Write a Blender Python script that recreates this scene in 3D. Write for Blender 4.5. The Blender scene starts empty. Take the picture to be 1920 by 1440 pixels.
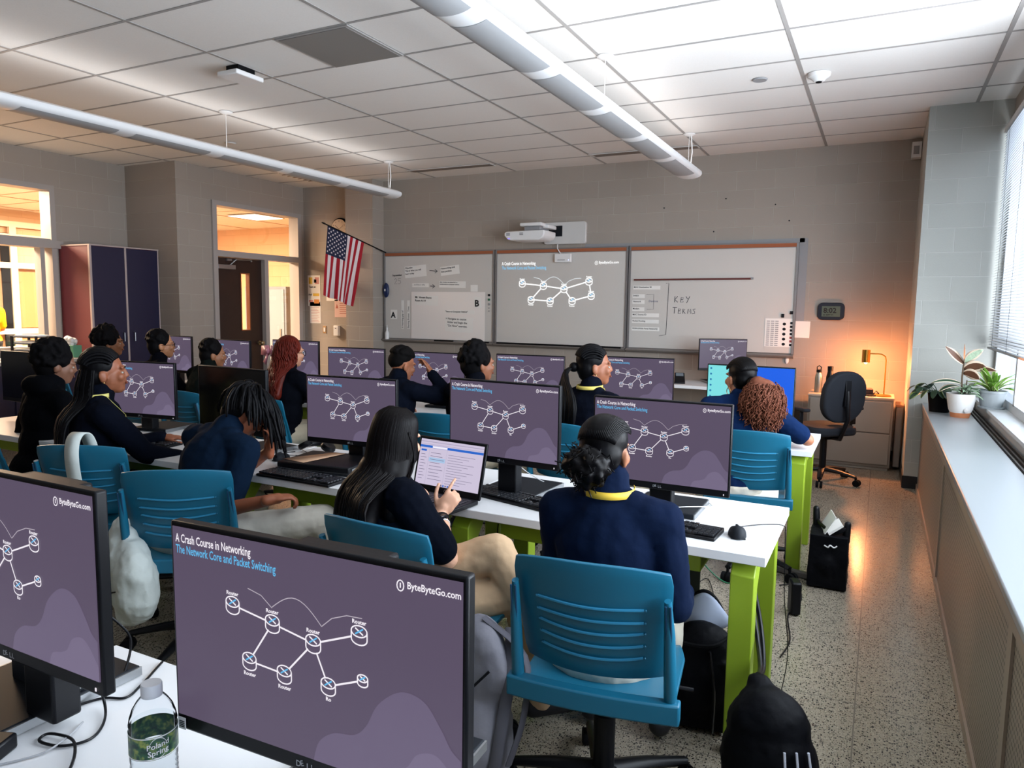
import bpy, bmesh, math, random
from mathutils import Matrix, Vector, Euler
random.seed(7)
scene = bpy.context.scene
C = scene.collection
# ------------------------------------------------------------ camera
H = 1.55
YAW, PITCH, ROLL, FPX = -26.891, -6.094, 0.82, 1354.5
def _axes():
    y, p, r = math.radians(YAW), math.radians(PITCH), math.radians(ROLL)
    f = Vector((math.sin(y)*math.cos(p), math.cos(y)*math.cos(p), math.sin(p)))
    rt = Vector((math.cos(y), -math.sin(y), 0)); u = rt.cross(f)
    return rt*math.cos(r)+u*math.sin(r), u*math.cos(r)-rt*math.sin(r), f
_r, _u, _f = _axes()
cam = bpy.data.cameras.new('camera'); camo = bpy.data.objects.new('camera', cam); C.objects.link(camo)
cam.sensor_width = 36; cam.lens = 36*FPX/1920; cam.clip_start = .02; cam.clip_end = 200
m3 = Matrix((_r, _u, -_f)).transposed()
camo.matrix_world = Matrix.Translation((0, 0, H)) @ m3.to_4x4()
scene.camera = camo
# ------------------------------------------------------------ world, daylight, exposure
w = bpy.data.worlds.new('sky'); scene.world = w; w.use_nodes = True
bg = w.node_tree.nodes['Background']; bg.inputs[0].default_value = (.62, .76, 1, 1); bg.inputs[1].default_value = 1.7
scene.view_settings.view_transform = 'Standard'; scene.view_settings.look = 'None'
scene.view_settings.exposure = 0.0; scene.view_settings.gamma = 1; scene.view_settings.use_curve_mapping = False
scene.cycles.use_denoising = True
scene.cycles.max_bounces = 8; scene.cycles.diffuse_bounces = 5; scene.cycles.glossy_bounces = 4
scene.cycles.transmission_bounces = 8; scene.cycles.transparent_max_bounces = 12
scene.cycles.caustics_reflective = False; scene.cycles.caustics_refractive = False
scene.cycles.sample_clamp_indirect = 4
def area(name, loc, rot, sx, sy, power, col, spread=180):
    l = bpy.data.lights.new(name, 'AREA'); l.shape = 'RECTANGLE'; l.size = sx; l.size_y = sy; l.energy = power; l.color = col
    l.spread = math.radians(spread)
    o = bpy.data.objects.new(name, l); C.objects.link(o); o.location = loc; o.rotation_euler = [math.radians(a) for a in rot]
    o['kind'] = 'helper'
    return o
# daylight coming in through the long row of windows on the right
area('window_daylight', (1.75, 3.3, 2.15), (0, 75, 0), 2.2, 4.8, 400, (.82, .91, 1))
area('ground_bounced_daylight', (1.9, 3.3, .9), (0, 118, 0), 1.6, 4.8, 370, (.90, .95, 1))
# ceiling lamps of the corridor behind the left wall
area('corridor_lamp', (-10.2, 7.4, 2.93), (0, 0, 0), 1.2, 1.2, 640, (1, .74, .50))
area('corridor_lamp', (-10.4, 4.6, 2.93), (0, 0, 0), 1.2, 1.2, 640, (1, .74, .50))

# ------------------------------------------------------------ materials
def srgb(h):
    v = [int(h[i:i+2], 16)/255 for i in (0, 2, 4)]
    return tuple(x/12.92 if x <= .04045 else ((x+.055)/1.055)**2.4 for x in v)+(1,)
MATS = {}
def mat(name, col, rough=.6, metal=0, emit=0, var=0, vs=30, bump=0, bs=200, trans=0, spec=.5, ecol=None, sheen=0, ior=1.45):
    if name in MATS: return MATS[name]
    m = bpy.data.materials.new(name); m.use_nodes = True; nt = m.node_tree; b = nt.nodes['Principled BSDF']
    c = srgb(col) if isinstance(col, str) else tuple(col)+(1,)
    b.inputs['Base Color'].default_value = c; b.inputs['Roughness'].default_value = rough; b.inputs['Metallic'].default_value = metal
    b.inputs['Specular IOR Level'].default_value = spec; b.inputs['IOR'].default_value = ior
    if trans: b.inputs['Transmission Weight'].default_value = trans
    if sheen: b.inputs['Sheen Weight'].default_value = sheen
    if emit:
        b.inputs['Emission Color'].default_value = srgb(ecol) if ecol else c; b.inputs['Emission Strength'].default_value = emit
    if var or bump:
        tc = nt.nodes.new('ShaderNodeTexCoord')
    if var:
        n = nt.nodes.new('ShaderNodeTexNoise'); n.inputs['Scale'].default_value = vs; n.inputs['Detail'].default_value = 4
        nt.links.new(tc.outputs['Object'], n.inputs['Vector'])
        mx = nt.nodes.new('ShaderNodeMix'); mx.data_type = 'RGBA'; mx.inputs[6].default_value = tuple(x*(1-var) for x in c[:3])+(1,); mx.inputs[7].default_value = tuple(min(1, x*(1+var)) for x in c[:3])+(1,)
        nt.links.new(n.outputs['Fac'], mx.inputs[0]); nt.links.new(mx.outputs[2], b.inputs['Base Color'])
    if bump:
        n = nt.nodes.new('ShaderNodeTexNoise'); n.inputs['Scale'].default_value = bs; n.inputs['Detail'].default_value = 3
        nt.links.new(tc.outputs['Object'], n.inputs['Vector'])
        bp = nt.nodes.new('ShaderNodeBump'); bp.inputs['Strength'].default_value = bump; bp.inputs['Distance'].default_value = .01
        nt.links.new(n.outputs['Fac'], bp.inputs['Height']); nt.links.new(bp.outputs[0], b.inputs['Normal'])
    MATS[name] = m; return m
def nodes(m): return m.node_tree.nodes, m.node_tree.links, m.node_tree.nodes['Principled BSDF']
def cmu(name, axis, col, mortar):
    m = mat(name, col, rough=.55); N, L, b = nodes(m)
    g = N.new('ShaderNodeNewGeometry'); s = N.new('ShaderNodeSeparateXYZ'); c = N.new('ShaderNodeCombineXYZ')
    L.new(g.outputs['Position'], s.inputs[0]); L.new(s.outputs[axis], c.inputs[0]); L.new(s.outputs[2], c.inputs[1])
    mp = N.new('ShaderNodeMapping'); L.new(c.outputs[0], mp.inputs[0]); mp.inputs['Location'].default_value = (.1, -.03, 0)
    t = N.new('ShaderNodeTexBrick'); L.new(mp.outputs[0], t.inputs['Vector'])
    t.inputs['Scale'].default_value = 1; t.inputs['Brick Width'].default_value = .4064; t.inputs['Row Height'].default_value = .2032
    t.inputs['Mortar Size'].default_value = .0035; t.inputs['Mortar Smooth'].default_value = .6; t.inputs['Bias'].default_value = 0
    c0 = srgb(col); t.inputs['Color1'].default_value = c0; t.inputs['Color2'].default_value = tuple(x*.94 for x in c0[:3])+(1,)
    t.inputs['Mortar'].default_value = srgb(mortar)
    n = N.new('ShaderNodeTexNoise'); n.inputs['Scale'].default_value = 90; L.new(g.outputs['Position'], n.inputs['Vector'])
    L.new(t.outputs['Color'], b.inputs['Base Color'])
    ma = N.new('ShaderNodeMath'); ma.operation = 'MULTIPLY_ADD'; L.new(n.outputs['Fac'], ma.inputs[0]); ma.inputs[1].default_value = -.25; L.new(t.outputs['Fac'], ma.inputs[2])
    bp = N.new('ShaderNodeBump'); bp.inputs['Strength'].default_value = .5; bp.inputs['Distance'].default_value = -.006
    L.new(ma.outputs[0], bp.inputs['Height']); L.new(bp.outputs[0], b.inputs['Normal'])
    return m
WALLC, MORT = 'a0978e', 'aea79f'
CX = cmu('painted_block_front', 0, WALLC, MORT); CY = cmu('painted_block_side', 1, WALLC, MORT)
CLX = cmu('pale_block_column', 0, 'aaaba5', 'bcbdb8')
CEX = cmu('corridor_block_front', 0, 'd9b48f', 'c9a37f'); CEY = cmu('corridor_block_side', 1, 'd9b48f', 'c9a37f')
M_tile = mat('ceiling_tile', 'e8e6e3', rough=.9, var=.05, vs=120, bump=.15, bs=400)
M_grid = mat('ceiling_grid_metal', '9c9a98', rough=.5)
M_white = mat('white_plastic', 'e2e2e2', rough=.4)
M_whitep = mat('white_paint', 'c9c8c6', rough=.45)
M_grayp = mat('gray_paint', '8f9093', rough=.45)
M_frame = mat('door_frame_paint', 'a59f9c', rough=.45)
M_black = mat('black_plastic', '0b0c10', rough=.4, spec=.25)
M_blackm = mat('black_matte', '090a0d', rough=.7, spec=.15)
M_dark = mat('dark_gray_plastic', '1c1f24', rough=.5, spec=.12)
M_silver = mat('silver_metal', '9a9da0', rough=.35, metal=.9)
M_green = mat('lime_green_paint', '8aa428', rough=.4)
M_top = mat('white_laminate', 'dfe0e2', rough=.35)
M_edge = mat('white_table_edge', 'c9c4bd', rough=.5)
M_glass = bpy.data.materials.new('clear_glass'); M_glass.use_nodes = True
_n, _l = M_glass.node_tree.nodes, M_glass.node_tree.links
_n.remove(_n['Principled BSDF']); _t = _n.new('ShaderNodeBsdfTransparent'); _g = _n.new('ShaderNodeBsdfGlossy'); _g.inputs['Roughness'].default_value = .03
_m = _n.new('ShaderNodeMixShader'); _m.inputs[0].default_value = .06; _l.new(_t.outputs[0], _m.inputs[1]); _l.new(_g.outputs[0], _m.inputs[2]); _l.new(_m.outputs[0], _n['Material Output'].inputs[0])
M_teal = mat('teal_plastic', '135f7b', rough=.38)
M_cork = mat('cork_strip', '9c5b3c', rough=.8, var=.15, vs=200)
M_paper = mat('white_paper', 'eae8e4', rough=.8)
M_ink = mat('black_ink', '17181c', rough=.7)
M_brass = mat('brass', 'b98a3a', rough=.3, metal=.9)
M_wood = mat('dark_brown_door_wood', '2d1c18', rough=.4, var=.25, vs=6)
M_navyc = mat('dark_blue_laminate', '1d1a38', rough=.45)
M_burg = mat('burgundy_laminate', '6d3038', rough=.45)
M_cover = mat('tan_perforated_metal', '9a8a7d', rough=.4, metal=.2)
def terrazzo():
    m = mat('terrazzo_floor', 'a89f90', rough=.2); N, L, b = nodes(m)
    g = N.new('ShaderNodeNewGeometry'); mp = N.new('ShaderNodeMapping'); mp.inputs['Scale'].default_value = (1, .8, 1); L.new(g.outputs['Position'], mp.inputs[0])
    def chips(scale, th, thr):
        v = N.new('ShaderNodeTexVoronoi'); v.inputs['Scale'].default_value = scale; L.new(mp.outputs[0], v.inputs['Vector'])
        s = N.new('ShaderNodeSeparateColor'); L.new(v.outputs['Color'], s.inputs[0])
        a = N.new('ShaderNodeMath'); a.operation = 'LESS_THAN'; L.new(s.outputs[0], a.inputs[0]); a.inputs[1].default_value = thr
        d = N.new('ShaderNodeMath'); d.operation = 'LESS_THAN'; L.new(v.outputs['Distance'], d.inputs[0]); d.inputs[1].default_value = th
        k = N.new('ShaderNodeMath'); k.operation = 'MULTIPLY'; L.new(a.outputs[0], k.inputs[0]); L.new(d.outputs[0], k.inputs[1]); return k
    base = srgb('918879')
    def mix(fac, prev, col):
        x = N.new('ShaderNodeMix'); x.data_type = 'RGBA'; L.new(fac.outputs[0], x.inputs[0])
        if isinstance(prev, tuple): x.inputs[6].default_value = prev
        else: L.new(prev, x.inputs[6])
        x.inputs[7].default_value = srgb(col); return x.outputs[2]
    o = mix(chips(210, .5, .35), base, 'a59c8c'); o = mix(chips(170, .45, .2), o, '776b5c')
    o = mix(chips(125, .44, .24), o, '35312f'); o = mix(chips(230, .44, .22), o, '2b2a2a')
    t = N.new('ShaderNodeTexBrick'); L.new(g.outputs['Position'], t.inputs['Vector']); t.offset = 0; t.squash = 1
    t.inputs['Scale'].default_value = 1; t.inputs['Brick Width'].default_value = .61; t.inputs['Row Height'].default_value = .61; t.inputs['Mortar Size'].default_value = .003; t.inputs['Mortar Smooth'].default_value = .2
    x = N.new('ShaderNodeMix'); x.data_type = 'RGBA'; L.new(t.outputs['Fac'], x.inputs[0]); L.new(o, x.inputs[6]); x.inputs[7].default_value = srgb('6e675d')
    L.new(x.outputs[2], b.inputs['Base Color']); return m
M_floor = terrazzo()
def perforated():
    m = mat('perforated_cover', '9a8a7d', rough=.4, metal=.15); N, L, b = nodes(m)
    g = N.new('ShaderNodeNewGeometry'); s = N.new('ShaderNodeSeparateXYZ'); L.new(g.outputs['Position'], s.inputs[0])
    outs = []
    for ax in (1, 2):
        a = N.new('ShaderNodeMath'); a.operation = 'MULTIPLY'; L.new(s.outputs[ax], a.inputs[0]); a.inputs[1].default_value = 1/.022
        f = N.new('ShaderNodeMath'); f.operation = 'FRACT'; L.new(a.outputs[0], f.inputs[0])
        d = N.new('ShaderNodeMath'); d.operation = 'SUBTRACT'; L.new(f.outputs[0], d.inputs[0]); d.inputs[1].default_value = .5
        q = N.new('ShaderNodeMath'); q.operation = 'POWER'; L.new(d.outputs[0], q.inputs[0]); q.inputs[1].default_value = 2; 
        p = N.new('ShaderNodeMath'); p.operation = 'MULTIPLY'; L.new(d.outputs[0], p.inputs[0]); L.new(d.outputs[0], p.inputs[1]); outs.append(p)
    a = N.new('ShaderNodeMath'); a.operation = 'ADD'; L.new(outs[0].outputs[0], a.inputs[0]); L.new(outs[1].outputs[0], a.inputs[1])
    l = N.new('ShaderNodeMath'); l.operation = 'LESS_THAN'; L.new(a.outputs[0], l.inputs[0]); l.inputs[1].default_value = .075
    x = N.new('ShaderNodeMix'); x.data_type = 'RGBA'; L.new(l.outputs[0], x.inputs[0]); x.inputs[6].default_value = srgb('94867a'); x.inputs[7].default_value = srgb('3a332f')
    L.new(x.outputs[2], b.inputs['Base Color']); return m
M_perf = perforated()
def glow(name, col, s=1):
    """a lit screen colour: emits, black base"""
    if name in MATS: return MATS[name]
    m = bpy.data.materials.new(name); m.use_nodes = True; b = m.node_tree.nodes['Principled BSDF']
    b.inputs['Base Color'].default_value = (.004, .004, .005, 1); b.inputs['Roughness'].default_value = .35; b.inputs['Specular IOR Level'].default_value = .25
    b.inputs['Emission Color'].default_value = srgb(col); b.inputs['Emission Strength'].default_value = s
    MATS[name] = m; return m

# ------------------------------------------------------------ mesh builder
class MB:
    def __init__(s): s.v = []; s.f = []; s.m = []; s.T = Matrix.Identity(4); s.mi = 0
    def add(s, vs, fs):
        k = len(s.v)
        for p in vs: s.v.append(tuple(s.T @ Vector(p)))
        for f in fs: s.f.append([i+k for i in f]); s.m.append(s.mi)
        return s
    def box(s, c, d, rz=0, rx=0, ry=0, taper=None):
        R = Euler((rx, ry, rz)).to_matrix(); x, y, z = d[0]/2, d[1]/2, d[2]/2
        vs = [(i*x, j*y, k*z) for k in (-1, 1) for j in (-1, 1) for i in (-1, 1)]
        if taper: vs = [(a*(taper if cc > 0 else 1), b*(taper if cc > 0 else 1), cc) for a, b, cc in vs]
        vs = [R @ Vector(p)+Vector(c) for p in vs]
        return s.add(vs, [(0, 2, 3, 1), (4, 5, 7, 6), (0, 1, 5, 4), (2, 6, 7, 3), (0, 4, 6, 2), (1, 3, 7, 5)])
    def bb(s, a, b): return s.box([(a[i]+b[i])/2 for i in range(3)], [abs(b[i]-a[i]) for i in range(3)])
    def tube(s, pts, r, n=8, caps=True, flat=None, up=None):
        pts = [Vector(p) for p in pts]; N = len(pts); rs = r if isinstance(r, (list, tuple)) else [r]*N
        vs = []; prev = None
        for i, p in enumerate(pts):
            t = (pts[min(i+1, N-1)]-pts[max(i-1, 0)])
            if t.length < 1e-9: t = Vector((0, 0, 1))
            t.normalize()
            if prev is None:
                a = Vector(up) if up else (Vector((0, 0, 1)) if abs(t.z) < .9 else Vector((1, 0, 0)))
                a = (a-t*a.dot(t)).normalized()
            else:
                a = prev-t*prev.dot(t); a = a.normalized() if a.length > 1e-6 else t.orthogonal().normalized()
            prev = a; b = t.cross(a)
            for k in range(n):
                th = 2*math.pi*k/n; vs.append(p+a*math.cos(th)*rs[i]*(flat or 1)+b*math.sin(th)*rs[i])
        fs = [(i*n+k, i*n+(k+1) % n, (i+1)*n+(k+1) % n, (i+1)*n+k) for i in range(N-1) for k in range(n)]
        if caps: fs += [tuple(range(n))[::-1], tuple((N-1)*n+k for k in range(n))]
        return s.add(vs, fs)
    def cyl(s, a, b, r, r2=None, n=20): return s.tube([a, b], [r, r if r2 is None else r2], n)
    def cap(s, a, b, r0, r1, n=12, k=4):
        """closed tapered capsule"""
        a, b = Vector(a), Vector(b); t = b-a
        if t.length < 1e-6: return s.ell(a, (r0, r0, r0))
        t.normalize(); pts = []; rr = []
        for i in range(k+1):
            th = math.pi/2*(1-i/k); pts.append(a-t*r0*math.sin(th)); rr.append(max(r0*math.cos(th), r0*.04))
        for i in range(k+1):
            th = math.pi/2*i/k; pts.append(b+t*r1*math.sin(th)); rr.append(max(r1*math.cos(th), r1*.04))
        # constant frame
        u = t.orthogonal().normalized(); w_ = t.cross(u); vs = []
        for p, r in zip(pts, rr):
            for j in range(n):
                th = 2*math.pi*j/n; vs.append(p+u*math.cos(th)*r+w_*math.sin(th)*r)
        N = len(pts); fs = [(i*n+j, i*n+(j+1) % n, (i+1)*n+(j+1) % n, (i+1)*n+j) for i in range(N-1) for j in range(n)]
        fs += [tuple(range(n))[::-1], tuple((N-1)*n+j for j in range(n))]
        return s.add(vs, fs)
    def ell(s, c, r, R=None, n=16, k=10):
        R = R or Matrix.Identity(3); c = Vector(c); vs = [c+R @ Vector((0, 0, -r[2]))]
        for i in range(1, k):
            ph = -math.pi/2+math.pi*i/k
            for j in range(n):
                th = 2*math.pi*j/n; vs.append(c+R @ Vector((r[0]*math.cos(ph)*math.cos(th), r[1]*math.cos(ph)*math.sin(th), r[2]*math.sin(ph))))
        vs.append(c+R @ Vector((0, 0, r[2]))); t = len(vs)-1
        fs = [(0, 1+(j+1) % n, 1+j) for j in range(n)]
        fs += [(1+i*n+j, 1+i*n+(j+1) % n, 1+(i+1)*n+(j+1) % n, 1+(i+1)*n+j) for i in range(k-2) for j in range(n)]
        fs += [(1+(k-2)*n+j, 1+(k-2)*n+(j+1) % n, t) for j in range(n)]
        return s.add(vs, fs)
    def lathe(s, prof, c=(0, 0, 0), n=28, closed=False):
        vs = [(c[0]+r*math.cos(2*math.pi*j/n), c[1]+r*math.sin(2*math.pi*j/n), c[2]+z) for r, z in prof for j in range(n)]
        N = len(prof); fs = [(i*n+j, i*n+(j+1) % n, (i+1)*n+(j+1) % n, (i+1)*n+j) for i in range(N-1) for j in range(n)]
        if not closed:
            if prof[0][0] > 1e-5: fs.append(tuple(range(n))[::-1])
            if prof[-1][0] > 1e-5: fs.append(tuple((N-1)*n+j for j in range(n)))
        return s.add(vs, fs)
    def prism(s, poly, d, axis='y'):
        """poly: 2D outline; extruded by d centred. axis y -> (x,z) outline, x -> (y,z), z -> (x,y)"""
        n = len(poly)
        def P(p, e): return {'y': (p[0], e, p[1]), 'x': (e, p[0], p[1]), 'z': (p[0], p[1], e)}[axis]
        vs = [P(p, d[0]) for p in poly]+[P(p, d[1]) for p in poly]
        return s.add(vs, [tuple(range(n))[::-1], tuple(range(n, 2*n))]+[(i, (i+1) % n, n+(i+1) % n, n+i) for i in range(n)])
    def grid(s, fn, nu, nv, thick=0):
        P = [[Vector(fn(i/nu, j/nv)) for j in range(nv+1)] for i in range(nu+1)]
        vs = [p for row in P for p in row]; q = nv+1
        fs = [(i*q+j, (i+1)*q+j, (i+1)*q+j+1, i*q+j+1) for i in range(nu) for j in range(nv)]
        return s.add(vs, fs)
    def join(s, me, mi=None):
        k = len(s.v)
        for v in me.vertices: s.v.append(tuple(s.T @ v.co))
        for p in me.polygons: s.f.append([i+k for i in p.vertices]); s.m.append(s.mi if mi is None else mi)
        return s
    def mesh(s, name):
        me = bpy.data.meshes.new(name); me.from_pydata(s.v, [], s.f)
        me.polygons.foreach_set('material_index', s.m); me.update()
        return me
def place(o, parent, loc, rz):
    C.objects.link(o)
    if parent is not None: o.parent = parent
    if loc is not None: o.location = loc
    if rz: o.rotation_euler = (0, 0, rz)
def obj(name, mb, mats, parent=None, loc=None, rz=0, smooth=35, bevel=0, label=None, solid=0, segs=2, **props):
    me = mb.mesh(name) if isinstance(mb, MB) else mb
    if not isinstance(mats, (list, tuple)): mats = [mats]
    if not me.materials:
        for m in mats: me.materials.append(m)
    bm = bmesh.new(); bm.from_mesh(me); bmesh.ops.recalc_face_normals(bm, faces=bm.faces); bm.to_mesh(me); bm.free()
    if smooth:
        me.polygons.foreach_set('use_smooth', [True]*len(me.polygons)); me.set_sharp_from_angle(angle=math.radians(smooth))
    o = bpy.data.objects.new(name, me); place(o, parent, loc, rz)
    if solid:
        md = o.modifiers.new('solid', 'SOLIDIFY'); md.thickness = solid; md.offset = 0
    if bevel:
        md = o.modifiers.new('bevel', 'BEVEL'); md.width = bevel; md.segments = segs; md.limit_method = 'ANGLE'; md.angle_limit = math.radians(40)
    if label: o['label'] = label
    for k, v in props.items(): o[k] = v
    return o
def thing(name, label, cat, loc=(0, 0, 0), rz=0, group=None):
    o = bpy.data.objects.new(name, None); C.objects.link(o); o.location = loc; o.rotation_euler = (0, 0, rz)
    o.empty_display_size = .1; o['label'] = label; o['category'] = cat
    if group: o['group'] = group
    return o
def tag(o, label, cat, group=None):
    o['label'] = label; o['category'] = cat
    if group: o['group'] = group
    return o
def struct(name, mb, mats, **k):
    return obj(name, mb, mats, kind='structure', **k)
def dup(o, parent=None):
    c = o.copy(); C.objects.link(c); c.parent = parent
    for ch in o.children: dup(ch, c)
    return c
def rrect(w, h, r, n=4, cx=0, cy=0):
    out = []
    for sx, sy, a0 in ((1, 1, 0), (-1, 1, 90), (-1, -1, 180), (1, -1, 270)):
        for i in range(n+1):
            a = math.radians(a0+90*i/n); out.append((cx+sx*(w/2-r)+r*math.cos(a), cy+sy*(h/2-r)+r*math.sin(a)))
    return out
_tc = {}
def text_mesh(t, size, bold=0, align='LEFT', depth=0, res=2):
    key = (t, size, bold, align, depth)
    if key in _tc: return _tc[key]
    cu = bpy.data.curves.new('t', 'FONT'); cu.body = t; cu.size = size; cu.offset = bold*size; cu.align_x = align; cu.extrude = depth; cu.resolution_u = res
    o = bpy.data.objects.new('t', cu); C.objects.link(o)
    dg = bpy.context.evaluated_depsgraph_get(); dg.update()
    me = bpy.data.meshes.new_from_object(o.evaluated_get(dg)); bpy.data.objects.remove(o); _tc[key] = me; return me
FX = Matrix(((1, 0, 0, 0), (0, 0, -1, 0), (0, 1, 0, 0), (0, 0, 0, 1)))   # text plane xy -> world xz, facing -y
def write(mb, t, x, y, z, size, mi=0, bold=0, align='LEFT', depth=0, rot=0, base=None, sx=1):
    """text standing in a plane facing -y (in the builder's frame)"""
    T = mb.T.copy()
    mb.T = (base or mb.T) @ Matrix.Translation((x, y, z)) @ FX @ Matrix.Rotation(rot, 4, 'Z') @ Matrix.Diagonal((sx, 1, 1, 1))
    mb.join(text_mesh(t, size, bold, align, depth), mi); mb.T = T
def ribbon(mb, pts, w, y=0, mi=0):
    """flat stroke through 2D points (x,z) in plane y"""
    keep = mb.mi; mb.mi = mi; P = [Vector((p[0], p[1])) for p in pts]; vs = []
    for i, p in enumerate(P):
        t = (P[min(i+1, len(P)-1)]-P[max(i-1, 0)]).normalized(); n = Vector((-t.y, t.x))*w/2
        vs += [(p.x+n.x, y, p.y+n.y), (p.x-n.x, y, p.y-n.y)]
    mb.add(vs, [(2*i, 2*i+1, 2*i+3, 2*i+2) for i in range(len(P)-1)]); mb.mi = keep
# ============================================================ ROOM
ZC = 3.278; YF = 8.45; XR = .86
TH = .12
struct('floor', MB().bb((-13.5, -3.2, -.1), (1.3, 10.5, 0)), M_floor)
struct('ceiling', MB().bb((-8.95, -3.2, ZC), (1.3, YF+.1, ZC+.1)), M_tile)
# ceiling grid bars
g = MB()
X0, Y0 = -.621, 4.299
for i in range(-8, 3):
    x = X0+1.2192*i
    if -8.8 < x < .85: g.bb((x-.013, -3.1, ZC-.004), (x+.013, YF, ZC-.0005))
for j in range(-12, 8):
    y = Y0+.6096*j
    if y < YF: g.bb((-8.8 if y < 6.2 else -7.85, y-.010, ZC-.0035), (.86 if y < 7.2 else .26, y+.010, ZC-.0005))
struct('trim_1', g, M_grid, smooth=0)
# front wall, clock recess, column
struct('wall_front', MB().bb((-8.0, YF, 0), (.4, YF+.1, ZC)), CX)
cb = MB(); cb.bb((-6.84, 8.2, 0), (-6.36, YF, ZC)); struct('wall_front_column', cb, [CX], bevel=0)
cr = MB(); cr.bb((.26, 7.2, 0), (.95, YF+.05, ZC)); struct('wall_right_column', cr, CLX)
# left wall A (window wall), jog, door wall
wl = MB()
def wall_x(mb, x0, x1, y0, y1, holes):
    """wall slab between x0..x1, y0..y1 with rectangular holes (ya,yb,za,zb), sorted, not overlapping in y"""
    y = y0
    for ya, yb, za, zb in holes:
        if ya > y: mb.bb((x0, y, 0), (x1, ya, ZC))
        if za > 0: mb.bb((x0, ya, 0), (x1, yb, za))
        mb.bb((x0, ya, zb), (x1, yb, ZC)); y = yb
    if y < y1: mb.bb((x0, y, 0), (x1, y1, ZC))
wall_x(wl, -8.95, -8.8, -3.2, 6.23, [(2.9, 5.28, .96, 2.87)])
wl.bb((-8.95, 6.23, 0), (-7.99, 6.36, ZC))
struct('wall_left', wl, CY)
wj = MB(); wj.bb((-8.8, 6.225, 0), (-7.99, 6.23, ZC)); 
wd = MB(); wall_x(wd, -7.99, -7.85, 6.23, YF, [(6.80, 8.33, 0, 2.84)])
struct('wall_left_door_side', wd, CY)
struct('wall_back', MB().bb((-9, -3.3, 0), (1.3, -3.2, ZC)), CX)
# right wall with the window band
wr = MB(); wr.bb((XR, -3.2, 0), (XR+.15, 7.25, .84)); wr.bb((XR, -3.2, 3.05), (XR+.15, 7.25, ZC))
struct('wall_right', wr, CY)
# baseboards
bbm = mat('black_vinyl_base', '10151b', rough=.5)
b = MB(); b.bb((.25, 7.19, 0), (.262, YF, .11)); b.bb((.25, 7.188, 0), (.37, 7.2, .11)); struct('baseboard_right', b, bbm)
b = MB(); b.bb((-6.36, YF-.012, 0), (.26, YF, .11)); b.bb((-7.0, YF-.012, 0), (-6.84, YF, .11)); struct('baseboard_front', b, bbm)
b = MB(); b.bb((-7.85, 8.33, 0), (-7.838, YF, .11)); b.bb((-7.85, 6.23, 0), (-7.838, 6.76, .11)); struct('baseboard_left', b, bbm)

# ---- interior window (window_1) to the corridor
f = MB()
def frame_x(mb, x0, x1, y0, y1, z0, z1, t):
    mb.bb((x0, y0, z0), (x1, y0+t, z1)); mb.bb((x0, y1-t, z0), (x1, y1, z1)); mb.bb((x0, y0+t, z0), (x1, y1-t, z0+t)); mb.bb((x0, y0+t, z1-t), (x1, y1-t, z1))
frame_x(f, -8.97, -8.77, 2.9, 5.30, .95, 2.89, .06)
f.bb((-8.97, 2.9, 2.16), (-8.74, 5.36, 2.25)); f.bb((-8.97, 2.9, 2.25), (-8.80, 5.28, 2.27))
f.bb((-8.92, 5.12, .96), (-8.80, 5.17, 2.2)); f.bb((-8.94, 4.42, .96), (-8.84, 4.46, 2.2)) if False else None
wf = struct('window_1', f, M_frame)
obj('pane', MB().bb((-8.885, 2.95, 1.0), (-8.880, 5.25, 2.85)), M_glass, parent=wf)
# ---- door frame (door_1): jambs, transom, sidelight
f = MB(); xa, xb = -8.0, -7.82
f.bb((xa, 6.75, 0), (xb, 6.82, 2.88)); f.bb((xa, 8.30, 0), (xb, 8.37, 2.88)); f.bb((xa, 6.82, 2.82), (xb, 8.30, 2.88))
f.bb((xa, 6.82, 2.16), (xb, 8.30, 2.24)); f.bb((xa, 7.63, 0), (xb, 7.70, 2.16))
f.bb((xa, 7.70, 0), (xb, 8.30, .1))
df = struct('door_2', f, M_frame, smooth=0)
obj('pane', MB().bb((-7.93, 6.82, 2.24), (-7.925, 8.3, 2.82)), M_glass, parent=df, label='glass transom pane above the door')
obj('pane', MB().bb((-7.93, 7.70, .1), (-7.925, 8.3, 2.16)), M_glass, parent=df, label='tall sidelight pane beside the door')
# door leaf with narrow vision panel
d = MB(); ya, yb = 6.825, 7.625; va, vb, za, zb = 7.25, 7.39, 1.18, 1.95
x0, x1 = -7.93, -7.885
d.bb((x0, ya, .01), (x1, va, 2.155)); d.bb((x0, vb, .01), (x1, yb, 2.155)); d.bb((x0, va, .01), (x1, vb, za)); d.bb((x0, va, zb), (x1, vb, 2.155))
dl = struct('door_1', d, M_wood)
obj('pane', MB().bb((-7.909, va, za), (-7.905, vb, zb)), M_glass, parent=dl)
s = MB(); frame_x(s, -7.94, -7.875, va-.012, vb+.012, za-.012, zb+.012, .014); obj('glazing_bead', s, mat('orange_wood', '8a4e2c', rough=.4), parent=dl)
k = MB(); k.cyl((x1, 7.55, .99), (-7.86, 7.55, .99), .03); k.cyl((-7.87, 7.55, .99), (-7.82, 7.55, .99), .012); k.ell((-7.81, 7.55, .99), (.025, .032, .032)); obj('knob', k, mat('satin_brass', '9d8a6b', rough=.3, metal=.8), parent=dl)
k = MB(); k.bb((-7.885, 6.84, 2.0), (-7.84, 7.13, 2.06)); obj('door_closer', k, M_silver, parent=dl, bevel=.005)
k = MB(); k.bb((-7.88, 7.0, 2.11), (-7.85, 7.08, 2.14)); k.tube([(-7.86, 7.04, 2.05), (-7.8, 7.1, 2.13), (-7.86, 7.42, 2.14)], .008); k.ell((-7.86, 7.12, 2.12), (.015, .015, .015)); k.ell((-7.86, 7.42, 2.13), (.015, .015, .015)); obj('closer_arm', k, M_silver, parent=dl)

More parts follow.
